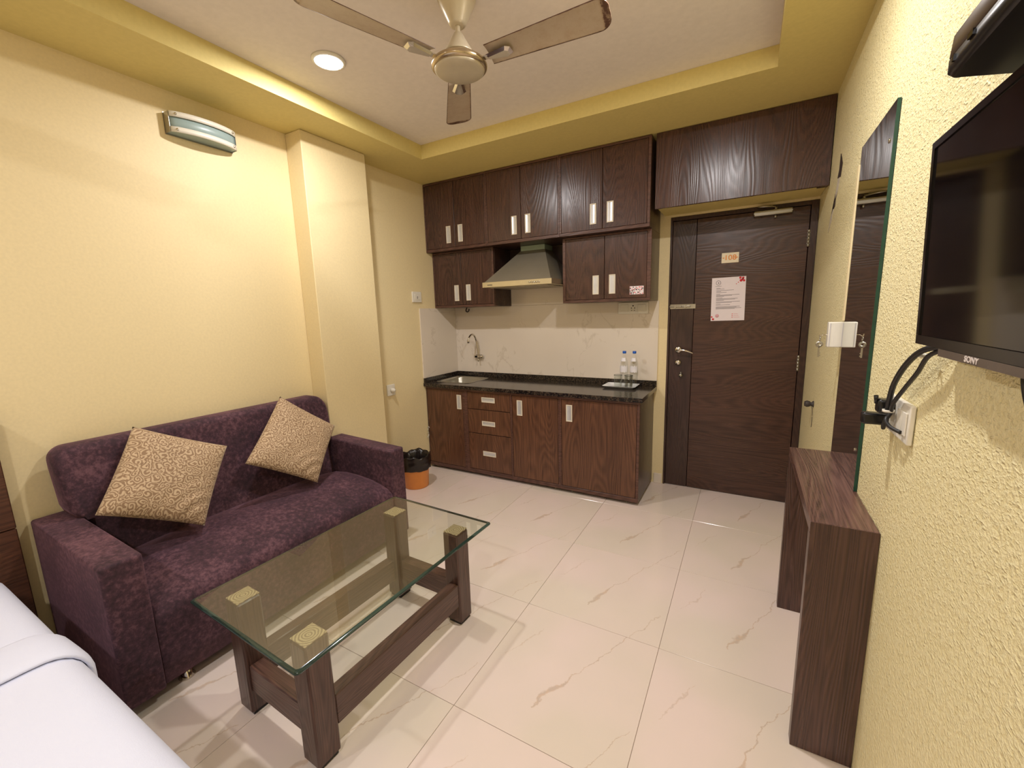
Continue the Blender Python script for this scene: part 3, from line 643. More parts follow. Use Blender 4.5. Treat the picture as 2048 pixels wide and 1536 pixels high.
# ------------------------------------------------------------------ tray, bottles, glasses
ang = 0.0
tr = thing('serving_tray', 'white rectangular tray holding bottles and glasses on the worktop', 'tray', (1.663, -0.13, 0.7902))
bm = NB(); cx, cy = 1.663, -0.128; a, b_ = 0.105, 0.07; z = 0.7903
loft(bm, [rrect(cx-a, cx+a, cy-b_, cy+b_, 0.012, z), rrect(cx-a-0.02, cx+a+0.02, cy-b_-0.02, cy+b_+0.02, 0.016, z+0.016), rrect(cx-a-0.022, cx+a+0.022, cy-b_-0.022, cy+b_+0.022, 0.016, z+0.017), rrect(cx-a-0.018, cx+a+0.018, cy-b_-0.018, cy+b_+0.018, 0.014, z+0.017), rrect(cx-a+0.002, cx+a-0.002, cy-b_+0.002, cy+b_-0.002, 0.01, z+0.003)])
bm.faces.new([bm.verts[i] for i in range(28)]) if False else None
bm.verts.ensure_lookup_table(); bm.faces.new([bm.verts[i] for i in range(28)])
obj('tray_dish', W2(bm, tr), m_whitek, tr)
def bottle(loc, label):
    t = thing('water_bottle', label, 'bottle', loc, 'water bottles on the tray')
    bm = NB(); lathe(bm, [(0, 0.002), (0.026, 0.0), (0.031, 0.006), (0.031, 0.03), (0.029, 0.034), (0.031, 0.038), (0.031, 0.075), (0.029, 0.08), (0.031, 0.085), (0.031, 0.125), (0.0285, 0.131), (0.031, 0.137), (0.0315, 0.175), (0.028, 0.2), (0.019, 0.225), (0.0125, 0.24), (0.0125, 0.258)], n=28)
    obj('bottle_body', bm, m_glass, t)
    bm = NB(); lathe(bm, [(0, 0.001+0.003), (0.0285, 0.004), (0.0295, 0.03), (0.0295, 0.17), (0.026, 0.198), (0.0175, 0.222), (0, 0.2225)], n=24); obj('water', bm, m_glass, t)
    bm = NB(); lathe(bm, [(0.0135, 0.0), (0.014, 0.001), (0.014, 0.016), (0.012, 0.018), (0, 0.018)], n=20, cz=0.2585); obj('cap', bm, m_bluecap, t)
    bm = NB(); lathe(bm, [(0.0318, 0.10), (0.0318, 0.155)], n=28); obj('paper_band', bm, thinlab, t)
    return t
thinlab = plain('clear_label_print', rgb(236, 232, 236), 0.4)
for o in (bottle((1.682, -0.112, 0.7936), 'left water bottle with blue cap on the white tray'), bottle((1.757, -0.105, 0.7936), 'right water bottle with blue cap on the white tray, nearer the door')):
    lb = [c for c in o.children if c.name.startswith('paper_band')][0]
    bpy.data.objects.remove(lb)
    bm = NB()
    for k in range(5):
        A = math.radians(-150+k*20); B = math.radians(-150+(k+1)*20)
        if k == 0: pv = [bm.verts.new((0.0322*math.cos(A), 0.0322*math.sin(A), z)) for z in (0.205-0.0, 0.225)]
    bm.free()
    bm = NB(); vs = []
    for k in range(7):
        A = math.radians(-175+k*20); vs.append([bm.verts.new((r*math.cos(A), r*math.sin(A), z)) for r, z in ((0.0285, 0.199), (0.0195, 0.2255))])
    for k in range(6): bm.faces.new((vs[k][0], vs[k+1][0], vs[k+1][1], vs[k][1])).smooth = True
    obj('neck_label', bm, thinlab, o)
    bm = NB(); vs = []
    for k in range(9):
        A = math.radians(-180+k*18); vs.append([bm.verts.new((0.0322*math.cos(A), 0.0322*math.sin(A), z)) for z in (0.112+0.006*(k % 2), 0.168-0.008*(k % 2))])
    for k in range(8): bm.faces.new((vs[k][0], vs[k+1][0], vs[k+1][1], vs[k][1])).smooth = True
    obj('body_label', bm, thinlab, o)
for x, y, lb in ((1.652, -0.176, 'left empty glass tumbler on the white tray in front of the bottles'), (1.733, -0.176, 'right empty glass tumbler on the white tray in front of the bottles')):
    t = thing('glass_tumbler', lb, 'glass', (x, y, 0.7936), 'tumblers on the tray')
    bm = NB(); lathe(bm, [(0, 0.0), (0.027, 0.0), (0.029, 0.003), (0.031, 0.095), (0.0295, 0.095), (0.0275, 0.01), (0, 0.008)], n=28); obj('tumbler_wall', bm, m_tumbler, t)
    bm = NB(); lathe(bm, [(0.0305, 0.0955), (0.0313, 0.0955), (0.0313, 0.0985), (0.0305, 0.0985), (0.0305, 0.0955)], n=28); obj('rim', bm, m_gedge, t)

# ------------------------------------------------------------------ bin
bn = thing('waste_bin', 'orange plastic waste bin with a black liner between sofa and kitchen cabinet', 'bin', (0.182, -0.885, 0))
bm = NB(); lathe(bm, [(0, 0.001), (0.094, 0.001), (0.098, 0.006), (0.112, 0.235), (0.116, 0.24), (0.116, 0.246), (0.108, 0.246), (0.095, 0.01), (0, 0.008)], n=40); obj('bucket', bm, m_orangeb, bn)
bm = NB(); random.seed(5); n = 64; prof = [(0.118, 0.155), (0.121, 0.175), (0.120, 0.20), (0.122, 0.206), (0.119, 0.215), (0.121, 0.235), (0.123, 0.262), (0.119, 0.272), (0.110, 0.268), (0.104, 0.25), (0.098, 0.20), (0.085, 0.12), (0.05, 0.06), (0.0, 0.05)]
R = []
ph = [random.uniform(0, 6.28) for _ in range(8)]
for i, (r, z) in enumerate(prof):
    ring = []
    for k in range(n):
        A = 2*math.pi*k/n
        wv = 0.003*math.sin(9*A+ph[0]+i*.7)+0.0025*math.sin(17*A+ph[1]-i)+0.002*math.sin(5*A+ph[2]+i*1.3)
        zz = z+(0.008*math.sin(4*A+ph[3])+0.005*math.sin(11*A+ph[4]))*(1 if 5 <= i <= 8 else 0.35)
        rr_ = max(0.0, r+abs(wv)*(1.0 if i < 9 else -2.0)) if r > 0 else 0
        ring.append(bm.verts.new((rr_*math.cos(A), rr_*math.sin(A), zz if r > 0 else 0.05)))
    R.append(ring)
for A_, B_ in zip(R, R[1:]):
    for k in range(n): bm.faces.new((A_[k], A_[(k+1) % n], B_[(k+1) % n], B_[k])).smooth = True
bmesh.ops.remove_doubles(bm, verts=bm.verts, dist=1e-5)
obj('bin_liner', bm, m_bag, bn)
bm = NB(); random.seed(8)
for k in range(9):
    y = -0.515+random.uniform(-.008, .008); z = 0.285+k*0.013; x = 0.012+random.uniform(0, 0.012); s = 0.012
    v = [bm.verts.new((x+random.uniform(-s, s)*0.6, y+random.uniform(-s, s)*0.5, z+random.uniform(-s, s)*1.3)) for _ in range(4)]
    for q in ((0, 1, 2), (0, 1, 3), (0, 2, 3), (1, 2, 3)): bm.faces.new([v[i] for i in q])
tag(recenter(obj('plastic_scrap', bm, plain('torn_white_plastic', rgb(214, 210, 200), 0.5))), 'torn white plastic wrap hanging in the gap beside the sink cabinet', 'scrap')

# ------------------------------------------------------------------ sofa
sf = thing('sofa', 'two-seat plum chenille sofa with square arms against the left wall', 'sofa', (0.35, -2.236, 0))
XS, YR, YR2, YL_, YL2, ZA = 0.6985, -1.5322, -1.643, -2.9403, -2.8229, 0.5966
def arm(y0, y1, xb):
    bm = NB(); prof = [(xb, 0.05), (XS, 0.05), (XS, ZA), (xb, ZA+0.022)]
    A = [bm.verts.new((x, y0, z)) for x, z in prof]; B = [bm.verts.new((x, y1, z)) for x, z in prof]
    bm.faces.new(A); bm.faces.new(B)
    for k in range(4): bm.faces.new((A[k], A[(k+1) % 4], B[(k+1) % 4], B[k]))
    bmesh.ops.recalc_face_normals(bm, faces=bm.faces)
    bmesh.ops.bevel(bm, geom=list(bm.edges), offset=0.013, segments=4, profile=0.6, affect='EDGES')
    for f in bm.faces: f.smooth = True
    obj('armrest', W2(bm, sf), m_sofa, sf)
arm(YL_, YL2, 0.02); arm(YR2, YR, 0.146)
bm = NB(); prof = [(0.16, 0.33), (0.20, 0.425), (0.30, 0.438), (0.42, 0.436), (0.52, 0.426), (0.60, 0.408), (0.655, 0.388), (0.687, 0.362), (0.695, 0.335), (0.694, 0.28), (0.690, 0.17), (0.686, 0.06), (0.16, 0.06)]
ny = 40; R = []
for j in range(ny+1):
    t_ = j/ny; y = YL2+0.0025+(YR2-YL2-0.005)*t_; e = 1-abs(2*t_-1)**5
    ring = []
    for (x, z) in prof:
        dz = 0
        if z > 0.3: dz = -0.03*(1-e)
        ring.append(bm.verts.new((x+(0.004*math.sin(t_*7) if x > .6 else 0), y, z+dz)))
    R.append(ring)
m_ = len(prof)
for A_, B_ in zip(R, R[1:]):
    for k in range(m_):
        f = bm.faces.new((A_[k], A_[(k+1) % m_], B_[(k+1) % m_], B_[k])); f.smooth = k < 11
bm.faces.new(R[0]); bm.faces.new(R[-1])
obj('seat', W2(bm, sf), m_sofa, sf)
# backrest: outline in y-z, thickness in x with slanted front
bm = NB()
def arc(cy, cz, r, a0, a1, n=7): return [(cy+r*math.cos(math.radians(a0+(a1-a0)*k/n)), cz+r*math.sin(math.radians(a0+(a1-a0)*k/n))) for k in range(n+1)]
ZTB = 0.905
out = [(-2.815, 0.30), (-2.815, 0.622), (-2.850, 0.627), (-2.860, 0.66), (-2.868, 0.82)]+arc(-2.815, 0.852, 0.053, 180, 90)+arc(-1.716, 0.81, 0.095, 90, 5)+[(-1.618, 0.70), (-1.622, 0.64), (-1.635, 0.624), (-1.652, 0.62), (-1.652, 0.30)]
n = len(out); cY = -2.23; cZ = 0.6
def xfront(z): return 0.225-(z-0.3)*0.13
def ring_(sx, k_in):
    r = []
    for (y, z) in out:
        dy = (cY-y); dz = (cZ-z)
        yy = y+math.copysign(min(abs(dy), k_in), dy); zz = z+(math.copysign(min(abs(dz), k_in), dz) if z > 0.62 else 0)
        x = 0.035+(xfront(zz)-0.035)*sx; r.append(bm.verts.new((x, yy, zz)))
    return r
Rg = [ring_(0.0, 0.02), ring_(0.05, 0.004), ring_(0.2, 0.0), ring_(0.75, 0.0), ring_(0.9, 0.006), ring_(0.98, 0.018), ring_(1.0, 0.034)]
for A_, B_ in zip(Rg, Rg[1:]):
    for k in range(n): bm.faces.new((A_[k], A_[(k+1) % n], B_[(k+1) % n], B_[k])).smooth = True
bm.faces.new(Rg[0]); bm.faces.new(Rg[-1])
obj('backrest', W2(bm, sf), m_sofa, sf)
for x in (0.635, 0.10):
    for y in (YL_+0.20, YR-0.10):
        bm = NB(); lathe(bm, [(0, 0), (0.026, 0.0), (0.028, 0.004), (0.02, 0.012), (0.018, 0.0495)], x, y, 20); obj('foot', W2(bm, sf), m_chrome, sf)

# cushions
def cushion(label, c, thick, seed):
    TL, TR, BR, BL = [Vector(p) for p in c]
    ctr = (TL+TR+BR+BL)/4; ex = ((TR-TL)+(BR-BL)).normalized(); ez = ex.cross(((TL-BL)+(TR-BR))).normalized(); ey = ez.cross(ex)
    if ez.x < 0: ez = -ez; ey = ez.cross(ex)
    Rm = Matrix((ex, ey, ez)).transposed(); inv = Rm.inverted()
    loc = [inv@(p-ctr) for p in (BL, BR, TR, TL)]
    random.seed(seed); bm = NB(); n = 36; V = {}
    for side in (1, -1):
        for i in range(n+1):
            for j in range(n+1):
                edge = i in (0, n) or j in (0, n)
                if edge and side == -1: V[(i, j, -1)] = V[(i, j, 1)]; continue
                u, v = -1+2*i/n, -1+2*j/n
                uu_, vv_ = u*(1-0.03*(1-v*v)), v*(1-0.03*(1-u*u))
                a, b_ = (uu_+1)/2, (vv_+1)/2
                p = loc[0]*(1-a)*(1-b_)+loc[1]*a*(1-b_)+loc[2]*a*b_+loc[3]*(1-a)*b_
                h = ((1-u**4)*(1-v**4))**0.55*(0.75+0.25*(1-u*u)*(1-v*v))
                # creases running into the lower right corner
                cd = math.hypot(1-u, v+1); wr_ = 0.010*math.exp(-(cd/0.75)**2)*math.sin(22*(cd))*min(1, cd*3)
                wr_ += 0.003*math.sin(6*u+seed)*math.cos(5*v)
                V[(i, j, side)] = bm.verts.new((p.x, p.y, side*(thick*h)+wr_*h))
        for i in range(n):
            for j in range(n):
                f = bm.faces.new((V[(i, j, side)], V[(i+1, j, side)], V[(i+1, j+1, side)], V[(i, j+1, side)])); f.smooth = True
    o = obj('cushion', bm, m_scroll); o.matrix_world = Matrix.Translation(ctr)@Rm.to_4x4()
    return tag(o, label, 'cushion', 'scroll patterned cushions on the sofa')
CL = [(0.186, -2.6222, 0.9446), (0.272, -2.3027, 0.7732), (0.412, -2.509, 0.4795), (0.326, -2.8280, 0.6561)]
CR = [(0.184, -1.951, 0.951), (0.299, -1.695, 0.727), (0.421, -1.940, 0.468), (0.323, -2.257, 0.673)]
cushion('beige scroll-pattern cushion at the left end of the sofa, one corner over the left arm', CL, 0.062, 1)
cushion('beige scroll-pattern cushion at the right end of the sofa, near the wall column', CR, 0.056, 2)

# ------------------------------------------------------------------ coffee table
TX, TY, TH = 1.2146, -2.3286, -0.0337
tb = thing('coffee_table', 'glass topped coffee table with square dark wood legs in front of the sofa', 'table', (TX, TY, 0)); tb.rotation_euler = (0, 0, TH)
LA, LB, LW = 0.2294, 0.395, 0.0811
for sx in (-1, 1):
    for sy in (-1, 1):
        x0 = sx*LA-(LW if sx > 0 else 0); y0 = sy*LB-(LW if sy > 0 else 0)
        bm = NB(); box(bm, -LW/2, LW/2, -LW/2, LW/2, 0.012, 0.4375, 0.006, 1)
        lg = obj('leg', bm, m_tab, tb, (x0+LW/2, y0+LW/2, 0))
        bm = NB(); box(bm, -LW/2+0.008, LW/2-0.008, -LW/2+0.008, LW/2-0.008, 0.0, 0.0115); obj('foot_pad', bm, m_black, lg)
        bm = NB(); box(bm, -LW/2+0.003, LW/2-0.003, -LW/2+0.003, LW/2-0.003, 0.4378, 0.4415, 0.001); obj('end_grain_cap', bm, m_rings, lg)
for sx in (-1, 1):
    xc = sx*(LA-0.030)
    bm = NB(); box(bm, xc-0.024, xc+0.024, -LB+LW+0.0005, LB-LW-0.0005, 0.098, 0.205, 0.003); obj('long_rail', bm, m_tabY, tb)
for sy in (-1, 1):
    yc = sy*(LB-0.035)
    bm = NB(); box(bm, -LA+LW+0.0005, LA-LW-0.0005, yc-0.025, yc+0.025, 0.098, 0.200, 0.003); obj('end_rail', bm, m_tabX, tb)
bm = NB(); tw, tl = 0.6147/2, 0.937/2; z0 = 0.4418
R = loft(bm, [rrect(-tw+0.004, tw-0.004, -tl+0.004, tl-0.004, 0.012, z0, 5), rrect(-tw, tw, -tl, tl, 0.014, z0+0.004, 5), rrect(-tw, tw, -tl, tl, 0.014, z0+0.008, 5), rrect(-tw+0.011, tw-0.011, -tl+0.011, tl-0.011, 0.010, z0+0.0115, 5)], True, 1, False)
bm.faces.new(R[0]).material_index = 0; bm.faces.new(R[-1]).material_index = 0
for f in bm.faces: f.smooth = f.material_index == 1
obj('glass_top', bm, [m_glasstop, m_gedge], tb)

# ------------------------------------------------------------------ console (waterfall shelf) and mirror
XC, YC1, YC2, ZC = 2.6963, -1.9626, -1.2118, 0.7664
cs = thing('console', 'narrow dark wood waterfall console shelf standing below the tall mirror', 'console', (2.775, -1.59, 0))
boxobj('top', XC, W-0.001, YC1+0.0024, YC2-0.0024, ZC-0.038, ZC, m_conT, cs, 0.0015)
for y0, y1 in ((YC1, YC1+0.038), (YC2-0.038, YC2)):
    bm = NB(); box(bm, XC, W-0.001, y0+(0.002 if y0 == YC1 else 0), y1-(0.002 if y1 == YC2 else 0), 0.001, ZC-0.0385, 0.0008)
    ye = (y0, y0+0.002) if y0 == YC1 else (y1-0.002, y1)
    box(bm, XC, W-0.001, ye[0], ye[1], 0.001, ZC-0.0006, 0.0006)
    obj('side_panel', W2(bm, cs), m_con, cs)
XM = W-0.0015
mr = thing('wall_mirror', 'tall frameless mirror with green glass edge standing on the console', 'mirror', (XM, -1.44, ZC+0.001))
MY0, MY1 = -1.664, -1.219
bm = NB(); vs = box(bm, XM-0.009, XM, MY0, MY1, ZC+0.001, 1.962)
for f in bm.faces:
    c = f.calc_center_median(); f.material_index = 0 if abs(c.x-(XM-0.009)) < 1e-4 else 1
obj('mirror_pane', W2(bm, mr), [m_mirror, m_medge], mr)
for z in (1.86, 0.9):
    bm = NB(); lathe(bm, [(0, -0.003), (0.006, -0.002), (0.007, 0)], XM-0.0095, MY0+0.04, 12, z, axis='x'); obj('mirror_screw', W2(bm, mr), m_chrome, mr)
cd = boxobj('cable_conduit', W-0.013, W-0.001, MY1+0.006, MY1+0.034, 1.315, 1.905, m_wall, None, 0.002); tag(cd, 'yellow painted vertical conduit on the textured wall beside the mirror', 'conduit')
kh = thing('key_holder', 'small white wall box with a hook and key beside the mirror', 'key holder', (2.81, -1.18, 1.21))
boxobj('holder_box', 2.796, W-0.001, -1.205, -1.165, 1.208, 1.311, m_white, kh, 0.003, 2)
bm = NB(); box(bm, 2.800, 2.803, -1.2065, -1.2055, 1.212, 1.307); box(bm, 2.842, 2.845, -1.2065, -1.2055, 1.212, 1.307); obj('groove_line', W2(bm, kh), plain('pale_grey_line', rgb(206, 200, 200), 0.5), kh)
bm = NB(); tube(bm, smooth_path([(2.797, -1.185, 1.258), (2.782, -1.186, 1.258), (2.772, -1.186, 1.252), (2.770, -1.186, 1.262)]), 0.0018, 8); obj('hook', W2(bm, kh), m_chrome, kh)
ky = thing('key', 'small steel key hanging from the white wall box beside the mirror', 'key', (2.771, -1.186, 1.18))
bm = NB(); lathe(bm, [(0.0085, -0.001), (0.011, -0.001), (0.011, 0.001), (0.0085, 0.001), (0.0085, -0.001)], 2.7725, -1.1865, 18, 1.2425, axis='x'); obj('key_ring', W2(bm, ky), m_steel, ky)
bm = NB(); lathe(bm, [(0.004, -0.001), (0.013, -0.001), (0.013, 0.001), (0.004, 0.001), (0.004, -0.001)], 2.7715, -1.188, 14, 1.219, axis='y'); box(bm, 2.7685, 2.7745, -1.189, -1.187, 1.165, 1.208); box(bm, 2.7745, 2.7775, -1.189, -1.187, 1.169, 1.174); box(bm, 2.7745, 2.7770, -1.189, -1.187, 1.180, 1.185)
obj('key_blade', W2(bm, ky), m_steel, ky)
ds = thing('wall_hook', 'small dark metal knob hook with a loose wire on the textured wall by the door', 'hook', (W, -0.52, 0.82))
bm = NB(); lathe(bm, [(0, -0.045), (0.014, -0.043), (0.019, -0.032), (0.016, -0.02), (0.009, -0.012), (0.018, -0.003), (0.018, -0.0006)], W, -0.52, 16, 0.83, axis='x'); obj('knob', W2(bm, ds), m_dkink, ds)
bm = NB(); tube(bm, smooth_path([(W-0.012, -0.52, 0.82), (W-0.006, -0.535, 0.80), (W-0.004, -0.54, 0.75), (W-0.004, -0.535, 0.70)]), 0.0014, 6); obj('wire', W2(bm, ds), m_dkink, ds)

# ------------------------------------------------------------------ TV
tv = thing('television', 'black flat screen television mounted on the textured right wall', 'television', (2.80, -2.56, 1.30))
TYF, TYN = -2.251, -2.90
def tvx(z): return 2.800-(z-1.305)*0.033
def slab(bm, y0, y1, z0, z1, f0, f1, mi=0):
    v = []
    for (dx) in (f0, f1):
        for (y, z) in ((y0, z0), (y1, z0), (y1, z1), (y0, z1)): v.append(bm.verts.new((tvx(z)+dx, y, z)))
    for q in ((0, 1, 2, 3), (4, 5, 6, 7), (0, 1, 5, 4), (1, 2, 6, 5), (2, 3, 7, 6), (3, 0, 4, 7)): bm.faces.new([v[i] for i in q]).material_index = mi
bm = NB(); slab(bm, TYN, TYF, 1.305, 1.672, 0.0015, 0.024); slab(bm, TYN+0.08, TYF-0.08, 1.35, 1.60, 0.0242, 0.038)
obj('housing', W2(bm, tv), m_black, tv)
bm = NB(); slab(bm, TYN, TYF, 1.305, 1.322, -0.004, 0.001); slab(bm, TYN, TYF, 1.660, 1.672, -0.004, 0.001); slab(bm, TYF-0.012, TYF, 1.3222, 1.6598, -0.004, 0.001); slab(bm, TYN, TYN+0.012, 1.3222, 1.6598, -0.004, 0.001)
obj('bezel', W2(bm, tv), m_blackg, tv)
bm = NB(); slab(bm, TYN+0.0122, TYF-0.0122, 1.3223, 1.6597, -0.0015, 0.0012); obj('screen', W2(bm, tv), m_screen, tv)
bm = NB(); slab(bm, -2.80, -2.372, 1.292, 1.3045, -0.005, 0.010); obj('lower_strip', W2(bm, tv), plain('bronze_grey_strip', rgb(110, 98, 90), 0.25, 0.4), tv)
textmesh('maker_lettering', 'SONY', 0.0125, plain('silver_lettering', rgb(226, 214, 206), 0.35), tv, (2.7948, -2.50, 1.2985), (math.pi/2, 0, -math.pi/2), 0.0003, 0.0003, 1.35)
bm = NB(); box(bm, W-0.013, W-0.001, -2.66, -2.48, 1.38, 1.58, 0.002); obj('wall_bracket', W2(bm, tv), m_black, tv)
cb = thing('tv_cables', 'pair of black television cables tied together down to the wall socket', 'cable', (2.82, -2.1, 1.1))
bm = NB(); tube(bm, smooth_path([(2.838, -2.31, 1.325), (2.836, -2.272, 1.304), (2.817, -2.22, 1.288), (2.815, -2.14, 1.25), (2.818, -2.06, 1.195), (2.822, -2.02, 1.145), (2.825, -2.005, 1.118)]), 0.006, 10); obj('cable', W2(bm, cb), m_rubber, cb)
bm = NB(); tube(bm, smooth_path([(2.844, -2.32, 1.318), (2.840, -2.28, 1.300), (2.826, -2.225, 1.278), (2.828, -2.165, 1.235), (2.830, -2.085, 1.185), (2.826, -2.035, 1.14), (2.829, -2.012, 1.112), (2.822, -2.00, 1.085), (2.825, -1.985, 1.066), (2.831, -1.965, 1.072)]), 0.0045, 10); obj('cable', W2(bm, cb), m_rubber, cb)
bm = NB(); tube(bm, smooth_path([(2.829, -2.012, 1.112), (2.820, -2.02, 1.096), (2.822, -2.05, 1.086), (2.836, -2.078, 1.080)]), 0.0045, 10); obj('cable', W2(bm, cb), m_rubber, cb)
bm = NB()
for z, y in ((1.117, -2.0085), (1.275, -2.19)): lathe(bm, [(0.0095, -0.003), (0.0125, -0.003), (0.0125, 0.003), (0.0095, 0.003), (0.0095, -0.003)], 2.8255, y, 14, z)
obj('cable_tie', W2(bm, cb), m_white, cb)
sb = plate('wall_socket', 'white switch and socket board on the textured wall below the television', 'socket', W-0.012, W-0.001, -2.105, -1.925, 1.056, 1.150)
for y0, y1 in ((-2.095, -2.065), (-2.060, -2.030)): boxobj('rocker_switch', W-0.0155, W-0.0122, y0, y1, 1.075, 1.13, m_white, sb, 0.001)
bm = NB(); box(bm, W-0.046, W-0.0125, -1.998, -1.962, 1.106, 1.142, 0.006, 2); tube(bm, [(W-0.046, -1.98, 1.13), (W-0.05, -1.985, 1.15)], 0.005, 8)
tag(recenter(obj('power_plug', bm, m_black)), 'black mains plug pushed into the top of the wall socket', 'plug')
bm = NB(); box(bm, 2.786, W-0.0125, -1.958, -1.93, 1.066, 1.098, 0.006, 2)
tag(recenter(obj('power_adapter', bm, m_black)), 'black power adapter block plugged in the wall socket beside the mirror', 'adapter')
bm = NB(); tube(bm, smooth_path([(2.822, -2.575, 1.305), (2.82, -2.582, 1.28), (2.824, -2.60, 1.24), (2.83, -2.64, 1.20)]), 0.004, 8)
tag(recenter(obj('aerial_cable', bm, m_rubber)), 'single thin black cable hanging below the television at the picture edge', 'cable')
# black wall box above the TV
sx = thing('wall_box', 'black rounded set-top box fixed to the wall above the television', 'box', (2.79, -2.66, 1.684))
bm = NB()
def hull(zz, ins):
    pl = [(W-0.002, -2.93), (2.722+ins, -2.93), (2.722+ins, -2.530)]
    for k in range(1, 8):   # rounded far corner, then the slanted far end running back to the wall
        a = math.radians(180-110*k/8); pl.append((2.7375+(0.0155-ins)*math.cos(a), -2.5235+(0.0155-ins)*math.sin(a)))
    return [(x, y, zz) for x, y in pl+[(W-0.002, -2.459-ins)]]
pts = [(0.006, 1.6845), (0.0, 1.690), (0.0, 1.706)]
def clampx(lp): return [(min(x, W-0.002), y, z) for x, y, z in lp]
R = loft(bm, [clampx(hull(z, i)) for i, z in pts], True, 0, True); bm.faces.new(R[0])
obj('lower_shell', W2(bm, sx), m_black, sx)
bm = NB(); R = loft(bm, [clampx(hull(z, i)) for i, z in ((0.001, 1.7068), (0.0, 1.709), (0.002, 1.735), (0.010, 1.742))], True, 0, True); bm.faces.new(R[0])
obj('upper_shell', W2(bm, sx), plain('room_reflection_brown', rgb(70, 56, 44), 0.3), sx)  # brown paints the room's reflection into the upper half of the black box
boxobj('port', 2.7195, 2.7225, -2.60, -2.585, 1.700, 1.7065, m_blackg, sx); boxobj('port', 2.7195, 2.7225, -2.545, -2.54, 1.696, 1.704, m_blackg, sx)

# ------------------------------------------------------------------ ceiling fan
FX, FY = 1.4608, -1.8526
fan = thing('ceiling_fan', 'cream three-blade ceiling fan with tarnished chrome motor', 'fan', (FX, FY, ZT))
Z0 = ZT
bm = NB(); lathe(bm, [(0.072, -0.0005), (0.074, -0.012), (0.066, -0.03), (0.048, -0.065), (0.034, -0.092), (0.030, -0.098), (0.022, -0.100)], n=40); obj('canopy', bm, m_fan, fan)
bm = NB(); lathe(bm, [(0.0095, -0.055), (0.0095, -0.185)], n=16); obj('downrod', bm, m_fan, fan)
bm = NB(); lathe(bm, [(0.012, -0.122), (0.018, -0.127), (0.036, -0.158), (0.056, -0.192), (0.062, -0.202)], n=40)
obj('lower_canopy', bm, m_fan, fan)
bm = NB(); lathe(bm, [(0.012, -0.185), (0.040, -0.190), (0.060, -0.214), (0.092, -0.222), (0.104, -0.230), (0.109, -0.238), (0.108, -0.246), (0.102, -0.252), (0.098, -0.253)], n=56); obj('motor_housing', bm, plain('tarnished_chrome', rgb(190, 172, 142), 0.22, 0.85, var=0.12), fan)
bm = NB(); lathe(bm, [(0.0975, -0.2525), (0.0965, -0.257), (0.088, -0.261), (0.05, -0.266), (0.0, -0.268)], n=56); obj('bottom_cover', bm, m_fan, fan)
bth = -0.6316
bmesh_blade = None
for k in range(3):
    A = bth+k*2*math.pi/3      # angle from +Y towards +X
    bm = NB(); lay = bm.loops.layers.color.new('edge')
    n = 26; R0, R1 = 0.128, 0.583; V = []
    for i in range(n+1):
        t_ = 1-(1-i/n)**2; r = R0+(R1-R0)*t_
        hw = 0.047+0.019*t_
        rem = R1-r
        rc = 0.045
        if rem < rc: hw = hw-rc+math.sqrt(max(0, rc*rc-(rc-rem)**2))
        row = []
        for s in (-1, -0.9, -0.45, 0, 0.45, 0.9, 1):
            camber = 0.006*(1-s*s)*(1-t_**5); x = s*hw; z = camber+0.20*x+0.022*t_
            row.append((x, r, z, max(abs(s) > 0.95, (t_ > 0.93)*0.8, 0.35*(abs(s) > .85))))
        V.append(row)
    VV = [[[bm.verts.new((p[0], p[1], p[2]+dz)) for p in row] for row in V] for dz in (0.0008, -0.0008)]
    ecol = {}
    for L_ in VV:
        for row, prow in zip(L_, V):
            for v, p in zip(row, prow): ecol[v] = p[3]
    m7 = 7
    for s, L_ in enumerate(VV):
        for i in range(n):
            for j in range(m7-1):
                bm.faces.new((L_[i][j], L_[i+1][j], L_[i+1][j+1], L_[i][j+1])).smooth = True
    for i in range(n):
        for j in (0, m7-1): bm.faces.new((VV[0][i][j], VV[0][i+1][j], VV[1][i+1][j], VV[1][i][j]))
    for i in (0, n):
        for j in range(m7-1): bm.faces.new((VV[0][i][j], VV[0][i][j+1], VV[1][i][j+1], VV[1][i][j]))
    for f in bm.faces:
        for lp in f.loops: e = float(ecol[lp.vert]); lp[lay] = (e, e, e, 1)
    bl = obj('blade', bm, m_blade, fan, (0, 0, -0.228), (0, 0, -A))
    bm = NB(); box(bm, -0.012, 0.012, 0.096, 0.135, -0.008, -0.003, 0.001)
    loft(bm, [[(x, y, -0.004) for x, y in ((-0.013, 0.12), (0.013, 0.12), (0.030, 0.205), (0.018, 0.222), (-0.018, 0.222), (-0.030, 0.205))], [(x, y, -0.013) for x, y in ((-0.007, 0.128), (0.007, 0.128), (0.020, 0.200), (0.012, 0.212), (-0.012, 0.212), (-0.020, 0.200))]], False)
    obj('blade_bracket', bm, m_chrome, bl)

# ------------------------------------------------------------------ recessed ceiling lights
for i, ((x, y), lb) in enumerate(zip(LAMPS, ('lit round ceiling light left of the fan', 'lit round ceiling light right of the fan, above the picture', 'lit round ceiling light over the bed head, behind the camera', 'lit round ceiling light over the bed foot, behind the camera'))):
    t = thing('ceiling_light', lb, 'ceiling light', (x, y, ZT), 'round ceiling lights')
    bm = NB(); lathe(bm, [(0.062, -0.0006), (0.076, -0.0006), (0.074, -0.009), (0.063, -0.012), (0.062, -0.0006)], n=40); obj('trim_ring', bm, m_white, t)
    bm = NB(); lathe(bm, [(0.0618, -0.001), (0.0615, -0.010), (0.055, -0.0135), (0.0, -0.0145)], n=40); obj('diffuser', bm, m_lampd, t)

